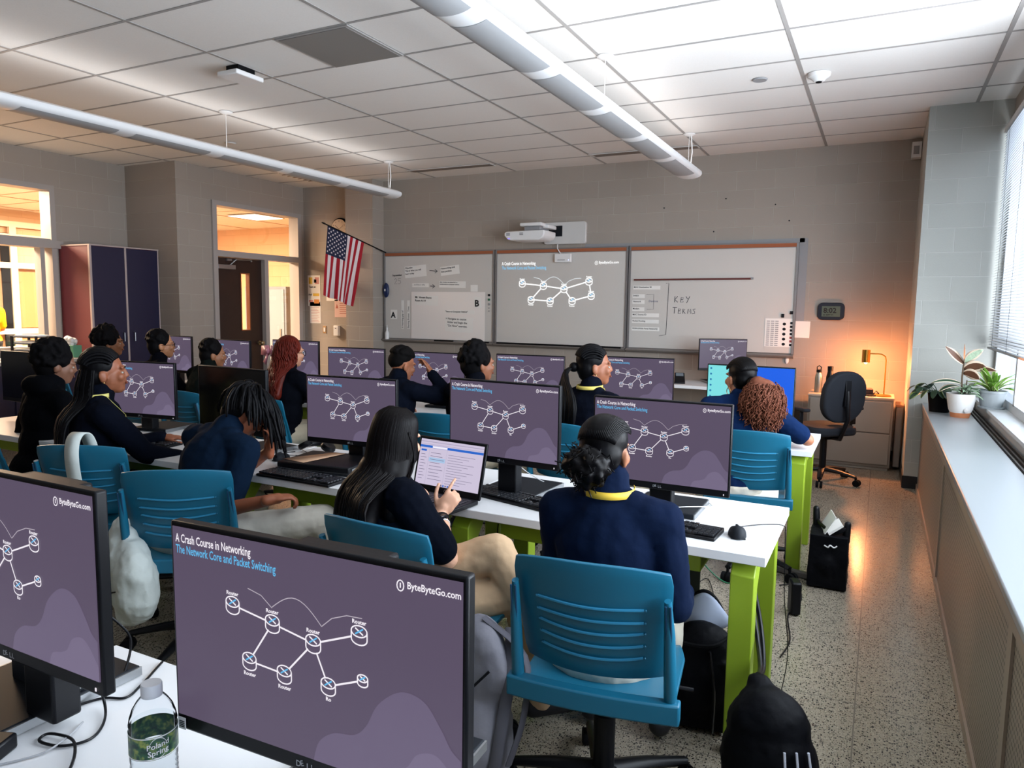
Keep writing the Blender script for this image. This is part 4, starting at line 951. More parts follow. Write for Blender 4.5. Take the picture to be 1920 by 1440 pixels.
for r_ in range(9):
    for c_ in range(6 if r_ % 2 == 0 else 5):
        # rows along the stripes' direction, union is 7/13 wide, .4 long
        u0 = (.5+r_*.75)/7*7/13*.93+.015; v0 = (.5+c_+(0 if r_ % 2 == 0 else .5))/6*.385+.004
        for off in (.003, -.003):
            vs = []
            for k in range(10):
                a = math.pi/2+k*math.pi/5; rr = .0155 if k % 2 == 0 else .0065; vs.append(uvp(u0+rr*math.cos(a)/Hst, v0-rr*math.sin(a)/Fly, off))
            vs.append(uvp(u0, v0, off)); m_.add(vs, [(k, (k+1) % 10, 10) for k in range(10)])
obj('stars', m_, fm[1], parent=fl, smooth=0, label='fifty white stars')
# ============================================================ things on the clock wall
def yw(name, label, cat, x, z, y=8.45): return thing(name, label, cat, (x, y, z))
t = yw('wall_clock', 'round black-rimmed analog wall clock half hidden by the column', 'clock', -7.13, 2.64); m_ = MB(); m_.T = FX; m_.lathe([(.0, .0), (.165, 0), (.165, .03), (.15, .045), (.14, .03), (0, .03)], n=40); obj('case', m_, M_blackm, parent=t)
m_ = MB(); m_.T = FX; m_.lathe([(0, .047), (.146, .047)], n=40, closed=True); fc = obj('dial', m_, mat('clock_cream', 'cbb9a6', rough=.6), parent=t)
m_ = MB()
for k in range(12):
    a = math.pi/2-k*math.pi/6; write(m_, str(k or 12), .115*math.cos(a), -.049, .115*math.sin(a)-.01, .03, align='CENTER', bold=.01)
ribbon(m_, [(0, 0), (.03, -.055)], .008, -.05); ribbon(m_, [(0, 0), (-.07, .06)], .006, -.05); ribbon(m_, [(0, 0), (.08, .05)], .004, -.05); obj('numerals_and_hands', m_, M_ink, parent=fc, smooth=0)
t = yw('fire_alarm', 'red fire alarm box on the column behind the flag', 'fire alarm', -6.70, 2.20, 8.2); m_ = MB(); m_.bb((-.06, -.05, -.1), (.06, 0, .1)); obj('body', m_, mat('alarm_red', 'a01c26', rough=.4), parent=t, bevel=.006); m_ = MB(); m_.bb((-.045, -.0515, -.095), (.045, -.05, -.065)); obj('white_label', m_, M_white, parent=t)
t = yw('light_switch', 'brass light switch plate beside the door', 'light switch', -7.46, 1.17); m_ = MB(); m_.bb((-.035, -.008, -.055), (.035, 0, .055)); obj('plate', m_, mat('plate_brass', '9b7f5c', rough=.4, metal=.4), parent=t, bevel=.003); m_ = MB(); m_.bb((-.015, -.013, -.03), (.015, -.008, .03)); obj('rocker', m_, M_white, parent=t)
t = yw('thermostat', 'white thermostat box right of the light switch', 'thermostat', -7.21, 1.16); m_ = MB(); m_.bb((-.045, -.05, -.075), (.045, 0, .075)); obj('body', m_, M_white, parent=t, bevel=.006); m_ = MB(); m_.bb((-.015, -.052, .03), (.01, -.05, .042)); obj('display', m_, M_ink, parent=t)
pm2 = [M_paper, mat('poster_yellow', 'd9b43c'), mat('poster_orange', 'd98a3a'), M_ink, mat('poster_pink', 'c98a86')]
t = yw('wall_poster', 'colourful poster with yellow blocks beside the door', 'poster', -7.66, 1.75); obj('sheet', MB().bb((-.12, -.003, -.23), (.12, 0, .23)), M_paper, parent=t, smooth=0)
m_ = MB(); 
for mi, a, b_, c_, d_ in ((1, -.10, .10, -.03, .2), (4, .02, .1, .10, .2), (3, .0, .12, .05, .17), (1, -.02, -.08, .1, -.04), (2, .0, -.19, .1, -.13), (4, -.1, -.17, -.02, -.14)): m_.mi = mi; m_.bb((a, -.0045, b_), (c_, -.0032, d_))
m_.mi = 3; write(m_, 'Team at', -.1, -.005, .045, .04, 3, bold=.03); write(m_, 'And', -.11, -.005, -.07, .04, 3, bold=.03); obj('print', m_, pm2, parent=t, smooth=0)
t = yw('wall_notice', 'pale printed notice below the colourful poster', 'notice', -7.64, 1.42); obj('sheet', MB().bb((-.105, -.003, -.16), (.105, 0, .16)), M_paper, parent=t, smooth=0)
m_ = MB()
for k in range(10): m_.bb((-.08, -.0045, -.14+k*.024), (.08-.02*(k % 3), -.0034, -.135+k*.024))
obj('print', m_, pm2[4], parent=t, smooth=0)
t = yw('wall_notice', 'pink notice with a warning triangle below the flag', 'notice', -7.12, 1.49); obj('sheet', MB().bb((-.145, -.003, -.13), (.145, 0, .13)), mat('pink_paper', 'd8b5ac', rough=.8), parent=t, smooth=0)
m_ = MB(); m_.add([(-.125, -.004, -.0), (-.075, -.004, 0), (-.1, -.004, .07)], [(0, 1, 2)]); obj('warning_triangle', m_, mat('warning_red', 'a4523f'), parent=t, smooth=0); m_ = MB()
for k in range(6): m_.bb((-.05, -.0045, -.08+k*.03), (.09, -.0034, -.072+k*.03))
obj('print', m_, mat('warning_red', 'a4523f'), parent=t, smooth=0)
m_ = MB(); m_.bb((-7.42, 8.447, 1.60), (-7.2, 8.449, 1.66)); tag(obj('paper_strip', m_, M_paper), 'short white strip of paper between the two notices', 'notice')

# ============================================================ LEFT SIDE: cabinet, counter
t = thing('wardrobe_cabinet', 'tall cabinet with dark blue doors and a burgundy side by the left wall', 'cabinet', (-8.5, 5.77, 0))
m_ = MB(); m_.bb((-.29, -.44, 0), (.27, .44, 2.19)); obj('body', m_, M_burg, parent=t)
m_ = MB(); m_.bb((-.29, -.45, 2.19), (.305, .45, 2.205)); m_.bb((.27, -.45, 0), (.30, -.425, 2.19)); m_.bb((.27, -.012, .05), (.30, .012, 2.19)); m_.bb((.27, .435, 0), (.30, .45, 2.19)); obj('edge_trim', m_, mat('pale_trim', 'b3a3a0', rough=.4), parent=t)
for a_, b_, hy in ((-.425, -.014, -.07), (.014, .435, .07)):
    m_ = MB(); m_.bb((.27, a_, .06), (.297, b_, 2.185)); dr = obj('door', m_, M_navyc, parent=t)
    m_ = MB(); m_.tube([(.297, hy, 1.06), (.33, hy, 1.07), (.33, hy, 1.17), (.297, hy, 1.18)], .006); obj('handle', m_, M_silver, parent=dr)
t = thing('counter', 'pale counter on dark blue base cabinets under the corridor window', 'counter', (-8.45, 3.5, 0))
m_ = MB(); m_.bb((-.34, -3.5, .86), (.34, 1.78, .90)); obj('worktop', m_, mat('counter_top', 'b8b3ad', rough=.4), parent=t, bevel=.006)
m_ = MB(); m_.bb((-.34, -3.5, 0), (.30, 1.78, .86)); obj('base', m_, M_navyc, parent=t)
for k in range(6): m_ = MB(); m_.bb((.30, -3.4+k*.86, .08), (.315, -2.56+k*.86, .84)); dr = obj('door', m_, M_navyc, parent=t); m_ = MB(); m_.bb((.315, -2.66+k*.86, .6), (.33, -2.64+k*.86, .7)); obj('handle', m_, M_silver, parent=dr)
t = thing('paper_tray', 'black three-tier letter tray full of paper on the counter', 'letter tray', (-8.45, 4.78, .90), .3)
m_ = MB()
for k in range(4): m_.bb((-.16, -.12, .01+k*.075), (.16, .12, .018+k*.075))
for x in (-.155, .155):
    for y in (-.115, .115): m_.bb((x-.012, y-.008, 0), (x+.012, y+.008, .25))
obj('frame', m_, M_black, parent=t)
m_ = MB()
for k in range(4): m_.bb((-.14, -.1, .0182+k*.075), (.13, .1, .045+k*.075-(.01*(k % 2))))
obj('papers', m_, M_paper, parent=t)
t = thing('tissue_box', 'green box with crumpled white tissue on the counter', 'tissue box', (-8.3, 5.12, .90), .2); m_ = MB(); m_.bb((-.09, -.06, 0), (.09, .06, .14)); obj('body', m_, mat('mint_green', '5c9a7c', rough=.5), parent=t, bevel=.006)
m_ = MB(); rr = random.Random(3)
for k in range(7): m_.ell((rr.uniform(-.06, .06), rr.uniform(-.03, .03), .15+rr.uniform(0, .06)), (.05, .03, .03+.02*rr.random()), n=8, k=6)
obj('tissue', m_, M_white, parent=t)
m_ = MB(); m_.ell((-8.33, 4.99, .94), (.04, .03, .03)); m_.ell((-8.30, 5.02, .93), (.03, .03, .028)); tag(obj('crumpled_tissue', m_, M_white), 'small crumpled tissue left of the green box', 'tissue')
m_ = MB(); m_.bb((-8.3, 4.15, .90), (-8.6, 4.45, .905)); m_.box((-8.35, 4.5, .912), (.2, .28, .012), rz=.3); tag(obj('papers', m_, M_paper), 'loose papers lying flat on the counter', 'papers')
# ============================================================ PEOPLE
def remesh(mb, vox, smooth=4, fac=.5):
    me = mb.mesh('r'); o = bpy.data.objects.new('r', me); C.objects.link(o)
    md = o.modifiers.new('r', 'REMESH'); md.mode = 'VOXEL'; md.voxel_size = vox
    if smooth: sm = o.modifiers.new('s', 'SMOOTH'); sm.factor = fac; sm.iterations = smooth
    dg = bpy.context.evaluated_depsgraph_get(); dg.update()
    out = bpy.data.meshes.new_from_object(o.evaluated_get(dg)); bpy.data.objects.remove(o); return out
def skin(name, col): return mat('skin_'+name, col, rough=.5, var=.03, vs=25, bump=.03, bs=300)
def R3(rz=0, rx=0, ry=0): return (Matrix.Rotation(math.radians(rz), 3, 'Z') @ Matrix.Rotation(math.radians(rx), 3, 'X') @ Matrix.Rotation(math.radians(ry), 3, 'Y'))
def ik(a, t, l1, l2, hint):
    d = t-a; L_ = min(d.length, (l1+l2)*.995); u = d.normalized(); t = a+u*L_
    x = (l1*l1-l2*l2+L_*L_)/(2*L_); h = math.sqrt(max(l1*l1-x*x, 0)); n = (hint-u*hint.dot(u)).normalized()
    return a+u*x+n*h, t
def hand(mb, w, d, up, side, curl=(25, 35, 30, 20), spread=6, idx=None, thumb=35, s=1.0, g=0):
    """wrist w, direction d, back-of-hand normal up; side +1 right hand: thumb towards -x of (d, up)"""
    d = Vector(d).normalized(); up = (Vector(up)-d*Vector(up).dot(d)).normalized(); lat = d.cross(up)*side   # lat points away from the thumb
    P = lambda a, b, c: Vector(w)+(d*a+lat*b+up*c)*s
    B = Matrix((lat, d, up)).transposed()
    mb.ell(P(.045, 0, 0), ((.040+g)*s, (.05+g)*s, (.016+g)*s), R=B, n=14, k=8)
    mb.ell(P(.07, .004, -.001), ((.038+g)*s, (.03+g)*s, (.013+g)*s), R=B, n=14, k=8)
    mb.cap(P(-.02, 0, 0), P(.03, 0, 0), (.025+g)*s, (.026+g)*s)
    for i, (b, L_) in enumerate(((-.028, .072), (-.009, .082), (.011, .076), (.029, .060))):
        c = (idx if (i == 0 and idx is not None) else curl[i]); an = math.radians((b/.03)*spread)
        p = P(.085-abs(b-.0)*.25, b, 0); f = (d*math.cos(an)+lat*math.sin(an)).normalized(); ang = 0; r = .0092 if i < 3 else .008
        for k, fr in enumerate((.45, .30, .25)):
            ang += math.radians(c*(1 if k else .8)); q = p+(f*math.cos(ang)-up*math.sin(ang))*L_*fr*s
            mb.cap(p, q, (r-.0006*k+g)*s, (r-.0006*(k+1)+g)*s, n=8, k=3); p = q
    an = math.radians(thumb); p = P(.018, -.028, -.004)
    for k, (L_, aa) in enumerate(((.036, an*1.15), (.030, an*.7), (.026, an*.35))):
        q = p+(d*math.cos(aa)-lat*math.sin(aa)-up*.18)*L_*s; mb.cap(p, q, (.0125-.0015*k+g)*s, (.011-.0015*k+g)*s, n=8, k=3); p = q
def person(label, loc, rz, sk, shirt, lean=8, side=0, twist=0, head=(0, 0, 0), neck=(0, .02, .135), hands=(None, None), hints=(None, None), legs=None, sleeve='long', pants='c9b79c', hair=None, vox=.009, sc=1.0, collar='stand', lanyard=None, hand_kw=({}, {}), face=True, shoes=True, seat=.55, extras=None, group='students sitting at the computers'):
    loc = Vector((loc[0], loc[1], 0)); RW = Matrix.Rotation(math.radians(rz), 3, 'Z'); inv = RW.transposed()
    t = thing('person', label, 'person', loc, math.radians(rz), group)
    W = lambda p: inv @ (Vector(p)-loc)             # world -> local
    pel = Vector((0, 0, seat)); Sp = R3(twist, -lean, side)   # lean forward = rotate so +z goes to +y
    S = lambda x, y, z: pel+(Sp @ Vector((x, y, z)))*1.0
    nb = S(0, 0, .50*sc); hc = nb+(Sp @ Vector(neck))*sc
    HR = R3(*head); Hd = lambda x, y, z: hc+HR @ (Vector((x, y, z))*sc)
    body, sh, pa = MB(), MB(), MB()
    # ---- torso
    def torso(m, g):
        m.ell(pel+Vector((0, -.01, .0)), (.165+g, .125+g, .11+g)); m.ell(S(0, .0, .16), (.145+g, .112+g, .15+g), R=Sp)
        m.ell(S(0, -.0, .33*sc), (.163*sc+g, .118+g, .17+g), R=Sp); m.cap(S(-.145*sc, -.005, .425*sc), S(.145*sc, -.005, .425*sc), .062+g, .062+g)
        m.cap(S(-.07, -.01, .45*sc), S(.07, -.01, .45*sc), .055+g, .055+g)
    torso(body, -.004); body.cap(S(0, -.01, .42*sc), nb+(hc-nb)*.55, .058, .05*sc); torso(sh, .014)
    body.cap(nb, Hd(0, -.02, -.05), .052, .05*sc)
    if collar == 'stand': sh.cap(S(0, -.012, .43*sc), nb+(hc-nb)*.30, .078, .066)
    elif collar == 'polo': sh.cap(S(0, -.012, .43*sc), nb+(hc-nb)*.10, .08, .070)
    elif collar == 'hood': sh.ell(S(0, -.07, .50*sc), (.12, .08, .07), R=Sp); sh.cap(S(0, -.012, .43*sc), nb+(hc-nb)*.2, .078, .072)
    else: sh.cap(S(0, -.012, .43*sc), nb+(hc-nb)*.02, .078, .068)
    # ---- arms
    for i, sd in enumerate((-1, 1)):
        a = S(sd*.175*sc, -.005, .425*sc); tg = W(hands[i]) if hands[i] is not None else W(loc)+Vector((sd*.16, .40, .775))
        hint = inv @ Vector(hints[i]) if hints[i] is not None else Vector((sd*.6, -.3, -1)); el, wr = ik(a, tg, .275*sc, .245*sc, hint)
        body.cap(a, el, .046, .038); body.cap(el, wr, .037, .025)
        kw = dict(hand_kw[i]); dr = kw.pop('d', None); up = kw.pop('up', None)
        dr = inv @ Vector(dr) if dr is not None else (wr-el).normalized()*.6+Vector((-sd*.15, .6, -.1)); up = inv @ Vector(up) if up is not None else Vector((0, 0, 1))
        hand(body, wr, dr, up, sd, s=.97*sc, **kw)
        if sleeve == 'long': sh.cap(a, el, .068, .056); sh.cap(el, el+(wr-el)*.93, .056, .040)
        else: sh.cap(a, a+(el-a)*.80, .070, .062)
        t['_w%d' % i] = tuple(wr); t['_e%d' % i] = tuple(el)
    # ---- legs
    lg = legs or [((-.13, .42, .54), (-.13, .40, .10)), ((.13, .42, .54), (.13, .40, .10))]
    for sd, (kn, an) in zip((-1, 1), lg):
        if legs: kn, an = W(kn), W(an)
        kn, an = Vector(kn), Vector(an); hp = pel+Vector((sd*.09, 0, -.01))
        body.cap(hp, kn, .078, .055); body.cap(kn, an, .052, .036)
        pa.cap(hp, kn, .096, .070); pa.cap(kn, an+(an-kn).normalized()*.01, .068, .052)
        fd = Vector((kn-hp)); fd.z = 0; fd = fd.normalized() if fd.length > .01 else Vector((0, 1, 0))
        if an.z > .2: fd = (fd+Vector((0, 0, -.5))).normalized()
        body.cap(an, an+fd*.12+Vector((0, 0, -.05)), .035, .028)
        sm = MB(); b0 = an+Vector((0, 0, -.045)); sm.cap(b0-fd*.03, b0+fd*.15, .042, .036); sm.ell(an+Vector((0, 0, -.01)), (.044, .044, .035))
        if shoes: obj('shoe', remesh(sm, .012, 3), mat('shoe_dark', '1a1a1e', rough=.6), parent=t, smooth=180)
    pa.ell(pel+Vector((0, -.01, -.02)), (.185, .14, .105))
    # ---- head
    def E_(c, r): body.ell(Hd(*c), [q*sc for q in r], R=HR, n=18, k=12)
    E_((0, -.012, .035), (.074, .094, .090)); E_((0, .028, -.025), (.062, .066, .080)); E_((0, .055, -.078), (.036, .034, .028)); E_((0, .02, -.06), (.056, .055, .04))
    for sd in (-1, 1):
        E_((sd*.038, .070, -.018), (.024, .022, .024)); E_((sd*.076, -.006, -.012), (.009, .020, .031)); E_((sd*.082, -.014, -.004), (.006, .012, .022)); E_((sd*.028, .082, .030), (.026, .012, .010))
    body.cap(Hd(0, .090, .018), Hd(0, .1025, -.014), .0075*sc, .0105*sc, n=10); 
    for sd in (-1, 1): body.cap(Hd(sd*.008, .095, -.020), Hd(sd*.010, .092, -.020), .0075*sc, .006*sc, n=8)
    body.cap(Hd(-.02, .086, -.044), Hd(.02, .086, -.044), .0085*sc, .0085*sc, n=8); body.cap(Hd(0, .093, -.044), Hd(0, .092, -.052), .0088*sc, .0088*sc, n=8)
    bo = obj('body', remesh(body, vox, 3), skin(sk, sk), parent=t, smooth=180)
    so = obj('sweatshirt' if sleeve == 'long' else 'polo_shirt', remesh(sh, vox*1.15, 7), mat('cloth_'+shirt, shirt, rough=.9, var=.12, vs=18, bump=.25, bs=26, spec=.08), parent=t, smooth=180)
    md = bpy.data.textures.get('folds') or bpy.data.textures.new('folds', 'CLOUDS'); md.noise_scale = .09
    dm = so.modifiers.new('folds', 'DISPLACE'); dm.texture = md; dm.strength = .016; dm.mid_level = .5
    po_ = obj('trousers', remesh(pa, vox*1.2, 6), mat('cloth_'+pants, pants, rough=.85, bump=.3, bs=20), parent=t, smooth=180)
    dm = po_.modifiers.new('folds', 'DISPLACE'); dm.texture = md; dm.strength = .014; dm.mid_level = .5
    if face:
        for sd in (-1, 1):
            m_ = MB(); m_.ell(Hd(sd*.031, .0800, .004), (.0125*sc, .009*sc, .007*sc), R=HR, n=12, k=8); m_.mi = 1; m_.ell(Hd(sd*.031, .0868, .004), (.0055*sc, .003*sc, .0055*sc), R=HR, n=10, k=6)
            obj('eye', m_, [mat('eye_white', 'a39a90', rough=.3), mat('iris_dark', '120a08', rough=.2)], parent=t)
            m_ = MB(); m_.tube([Hd(sd*.014, .0935, .027), Hd(sd*.030, .0935, .033), Hd(sd*.048, .080, .027)], [.003*sc, .0035*sc, .002*sc], n=6); obj('eyebrow', m_, mat('brow_dark', '140e0c', rough=.8), parent=t)
        m_ = MB(); m_.cap(Hd(-.018, .0935, -.046), Hd(.018, .0935, -.046), .0045*sc, .0045*sc, n=8); m_.cap(Hd(-.012, .0965, -.053), Hd(.012, .0965, -.053), .005*sc, .005*sc, n=8); obj('lips', m_, mat('lips_'+sk, tuple(c*f for c, f in zip(srgb(sk)[:3], (.75, .5, .5))), rough=.45), parent=t)
    if hair:
        ho, hm = hair(Hd, HR, sc, S, Sp); 
        me_ = ho if not isinstance(ho, MB) else ho
        obj('hair', me_, hm, parent=t, smooth=180)
    if lanyard:
        m_ = MB(); c0 = nb+(hc-nb)*.10; n = 24; vs = []
        for i in range(n+1):
            a = math.radians(150+240*i/n); dz = -.02*math.cos(a*1) 
            for r_, z in ((.079, .011), (.082, -.011)):
                vs.append(c0+Sp @ Vector((r_*math.cos(a)*1.0, r_*math.sin(a)*1.0-.012, z+.012*math.sin(a))))
        m_.add(vs, [(2*i, 2*i+2, 2*i+3, 2*i+1) for i in range(n)])
        for i, sd in enumerate((-1, 1)):
            p0 = Sp @ Vector((sd*.08, .015, 0))+c0; pts = [p0, S(sd*.08, .11, .42*sc), S(sd*.03, .142, .28), S(0, .145, .2)]
            for a, b in zip(pts[:-1], pts[1:]): m_.add([a+Vector((-.009, 0, 0)), a+Vector((.009, 0, 0)), b+Vector((.009, 0, 0)), b+Vector((-.009, 0, 0))], [(0, 1, 2, 3)])
        obj('lanyard', m_, [mat('lanyard_'+lanyard, lanyard, rough=.6)], parent=t, solid=.002, smooth=60, label='yellow lanyard around the neck')
    if extras: extras(t, Hd, HR, sc, S)
    for k in ('_w0', '_w1', '_e0', '_e1'): del t[k]
    return t
# ------------------------------------------------------------ hair
def hmat(n, c, rough=.55, var=.3, vs=60): return mat('hair_'+n, c, rough=max(rough, .42), var=var, vs=vs, spec=.14)
def cap_prims(m, Hd, HR, sc, g=0, top=.0, back=0):
    def E_(c, r): m.ell(Hd(*c), [(q+g)*sc for q in r], R=HR, n=20, k=14)
    E_((0, -.022, .046+top), (.081, .092, .088)); E_((0, -.045, .0), (.078, .066+back, .075)); E_((0, -.05, -.04), (.058, .048, .045))
    return m
def h_slick_bun(Hd, HR, sc, S, Sp):
    m = cap_prims(MB(), Hd, HR, sc, g=-.001); out = MB(); out.join(remesh(m, .006, 4))
    rr = random.Random(5)
    for i in range(34):                                   # combed strands over the cap
        a = math.radians(-85+170*i/33); pts = []
        for k in range(9):
            f = k/8; th = math.radians(40+125*f); pts.append(Hd(.082*math.sin(a)*math.cos(th*.25-.2)*(.9), -.022+.095*math.cos(th)*math.cos(a*.6), .046+.090*math.sin(th)*math.cos(a*.75)-.02*f))
        out.tube(pts, .0035*sc, n=5)
    b = MB()
    for i in range(150):                                  # puffy low bun
        u, v = rr.random()*2*math.pi, math.acos(2*rr.random()-1); r = .066*(.75+.3*rr.random()); c = (-.008+r*1.1*math.sin(v)*math.cos(u), -.125+r*.8*math.sin(v)*math.sin(u), -.045+r*.95*math.cos(v))
        b.ell(Hd(*c), (.014*sc, .014*sc, .014*sc), n=8, k=6)
    b.ell(Hd(0, -.115, -.045), (.066*sc, .055*sc, .06*sc)); out.join(remesh(b, .006, 1)); 
    for i in range(110):
        u, v = rr.random()*2*math.pi, math.acos(2*rr.random()-1); r = .072; c = Vector((-.008+r*1.1*math.sin(v)*math.cos(u), -.125+r*.8*math.sin(v)*math.sin(u), -.045+r*.95*math.cos(v))); q = [c+Vector((rr.uniform(-1, 1), rr.uniform(-1, 1), rr.uniform(-1, 1)))*.014*k for k in range(3)]
        out.tube([Hd(*p) for p in q], .002*sc, n=4)
    return out, hmat('black', '060507', .4)
def h_long(Hd, HR, sc, S, Sp):
    out = MB(); out.join(remesh(cap_prims(MB(), Hd, HR, sc, g=.004), .007, 4)); rr = random.Random(8)
    v = MB(); 
    v.ell(Hd(0, -.05, -.06), (.082*sc, .06*sc, .11*sc)); v.cap(Hd(-.035, -.075, -.10), S(-.05, -.135, .30), .06*sc, .05*sc); v.cap(Hd(.035, -.075, -.10), S(.07, -.135, .27), .06*sc, .055*sc); v.cap(S(0, -.12, .40), S(0, -.14, .22), .055, .035)
    v.cap(Hd(.05, -.03, -.06), S(.13, -.05, .36), .05*sc, .04*sc); out.join(remesh(v, .010, 5))
    for i in range(380):
        a = math.radians(rr.uniform(-112, 112)); x0 = .084*math.sin(a); y0 = -.022-.092*math.cos(a); e = rr.random(); tx = x0*1.5+rr.uniform(-.02, .03)+.03
        p0 = Hd(x0*.35, -.02-.035*math.cos(a), .135); p1 = Hd(x0*.92, y0*.86, .10); p2 = Hd(x0*1.06, y0*1.08, .02); p3 = Hd(x0*1.12, y0*1.05-.012, -.08)
        q = S(tx*.9, -.155-.02*math.cos(a)*e, .40); r_ = S(tx+rr.uniform(-.015, .015), -.175+.03*abs(tx)*4, .20+rr.uniform(-.03, .06)+abs(tx)*.25)
        pts = bez([p0, p1, p2, p3, q, r_], 4); n_ = len(pts); out.tube(pts, [.0034*sc*(1 if k < n_*.8 else (n_-k)/(n_*.2)+.1) for k in range(n_)], n=5)
    for i in range(16):                                    # locks swept forward over the right shoulder
        x0 = .07+rr.uniform(0, .02); p = [Hd(x0, -.03+rr.uniform(-.03, .02), .05), Hd(x0+.02, -.02, -.06), S(.17+rr.uniform(-.02, .02), -.02, .42), S(.20+rr.uniform(-.02, .03), .05+rr.uniform(-.02, .02), .34)]
        pts = bez(p, 4); n_ = len(pts); out.tube(pts, [.003*(1 if k < n_*.7 else (n_-k)/(n_*.3)+.1) for k in range(n_)], n=5)
    return out, hmat('long', '080506', .28, .3, 40)
def h_twists(Hd, HR, sc, S, Sp):
    out = MB(); out.join(remesh(cap_prims(MB(), Hd, HR, sc, g=.004), .008, 3)); rr = random.Random(11)
    for i in range(230):
        a = math.radians(rr.uniform(0, 360)); ph = rr.uniform(.1, 1.0); r = ph
        x0, y0, z0 = .083*r*math.sin(a), -.018+.094*r*math.cos(a), .046+.092*math.sqrt(max(0, 1-r*r))
        base = Hd(x0, y0, z0); d = (HR @ Vector((math.sin(a), math.cos(a)*.9, .5))).normalized(); L_ = rr.uniform(.15, .24)*(1.1 if math.cos(a) > 0 else .85)
        pts = [base]; p = base.copy(); v = d*.020
        for k in range(7):
            v = v*.70+Vector((0, 0, -1))*.011+Vector((rr.uniform(-1, 1), rr.uniform(-1, 1), 0))*.003; v = v.normalized()*L_/7; p = p+v
            q = HR.transposed() @ (p-Hd(0, -.01, 0)); e = Vector((q.x/.088, q.y/.105, q.z/.115))
            if e.length < 1: e = e/e.length; p = Hd(0, -.01, 0)+HR @ Vector((e.x*.088, e.y*.105, e.z*.115))
            pts.append(p.copy())
        n_ = len(pts); pts = bez(pts, 2); n_ = len(pts)
        out.tube(pts, [(.0068+.0012*(k % 2))*sc*(1 if k < n_-2 else .55) for k in range(n_)], n=6)
    return out, hmat('twist', '050508', .55)
def h_braids(Hd, HR, sc, S, Sp):
    out = MB(); out.join(remesh(cap_prims(MB(), Hd, HR, sc, g=.001), .007, 3)); rr = random.Random(4)
    for i in range(15):
        a = math.radians(-84+168*i/14); pts = []
        for k in range(15):
            f = k/14; th = math.radians(22+150*f); pts.append(Hd(.080*math.sin(a), -.022+.096*math.cos(th)*(.55+.45*math.cos(a)), .046+.094*math.sin(th)*math.cos(a)**.6 if True else 0))
        out.tube(pts, [.0075+.0018*(k % 2) for k in range(15)], n=6)
    for i in range(58):
        a = math.radians(rr.uniform(-80, 80)); x0 = .08*math.sin(a); y0 = -.03-.09*math.cos(a)
        e = S(x0*1.3+rr.uniform(-.03, .03), -.15-.02*rr.random(), .10+rr.uniform(-.06, .10)); m = S(x0*1.15, -.155-.03*math.cos(a)*rr.random(), .36)
        pts = bez([Hd(x0*.98, y0*.9, .03), Hd(x0*1.08, y0*1.12, -.05), Hd(x0*1.1, y0*1.1-.02, -.13), m, e], 6); n_ = len(pts)
        out.tube(pts, [(.0075+.0016*(k % 2))*(1 if k < n_-3 else .6) for k in range(n_)], n=6)
    return out, hmat('braid', '060609', .5)
def h_afro(size=1.0, seed=1, col='050406', up=0, nm='afro'):
    def f(Hd, HR, sc, S, Sp):
        rr = random.Random(seed); m = cap_prims(MB(), Hd, HR, sc, g=.006); 
        for i in range(int(260*size)):
            a = rr.random()*2*math.pi; v = math.acos(1-1.35*rr.random()); r = 1+.12*rr.random()*size
            c = (.094*size*r*math.sin(v)*math.cos(a), -.035+.102*size*r*math.sin(v)*math.sin(a)*(1 if math.sin(a) < 0 else .75), .045+up+.106*size*r*math.cos(v))
            m.ell(Hd(*c), [rr.uniform(.012, .02)*sc]*3, n=7, k=5)
        m.ell(Hd(0, -.035, .05+up), (.09*size*sc, .098*size*sc, .098*size*sc)); m.ell(Hd(0, -.06, -.01), (.082*size*sc, .07*sc, .07*sc)); m.ell(Hd(0, -.055, -.045), (.066*sc, .05*sc, .05*sc))
        return remesh(m, .008, 1), hmat(nm, col, .8)
    return f
def h_short(Hd, HR, sc, S, Sp):
    rr = random.Random(9); m = cap_prims(MB(), Hd, HR, sc, g=.004)
    for i in range(160):
        a = rr.random()*2*math.pi; v = math.acos(1-1.0*rr.random()); c = (.084*math.sin(v)*math.cos(a), -.026+.095*math.sin(v)*math.sin(a)*(1 if math.sin(a) < 0 else .85), .048+.095*math.cos(v)); m.ell(Hd(*c), [.012*sc]*3, n=6, k=5)
    return remesh(m, .008, 2), hmat('short', '050406', .7)
def h_fade(Hd, HR, sc, S, Sp):
    rr = random.Random(19); m = MB(); m.ell(Hd(0, -.016, .058), (.079*sc, .092*sc, .078*sc)); m.ell(Hd(0, -.045, .03), (.075*sc, .065*sc, .07*sc))
    for i in range(220):
        a = rr.random()*2*math.pi; v = math.acos(1-.75*rr.random()); c = (.084*math.sin(v)*math.cos(a), -.016+.095*math.sin(v)*math.sin(a), .060+.083*math.cos(v)); m.ell(Hd(*c), [.011*sc]*3, n=6, k=5)
    return remesh(m, .007, 1), hmat('fade', '060404', .8)
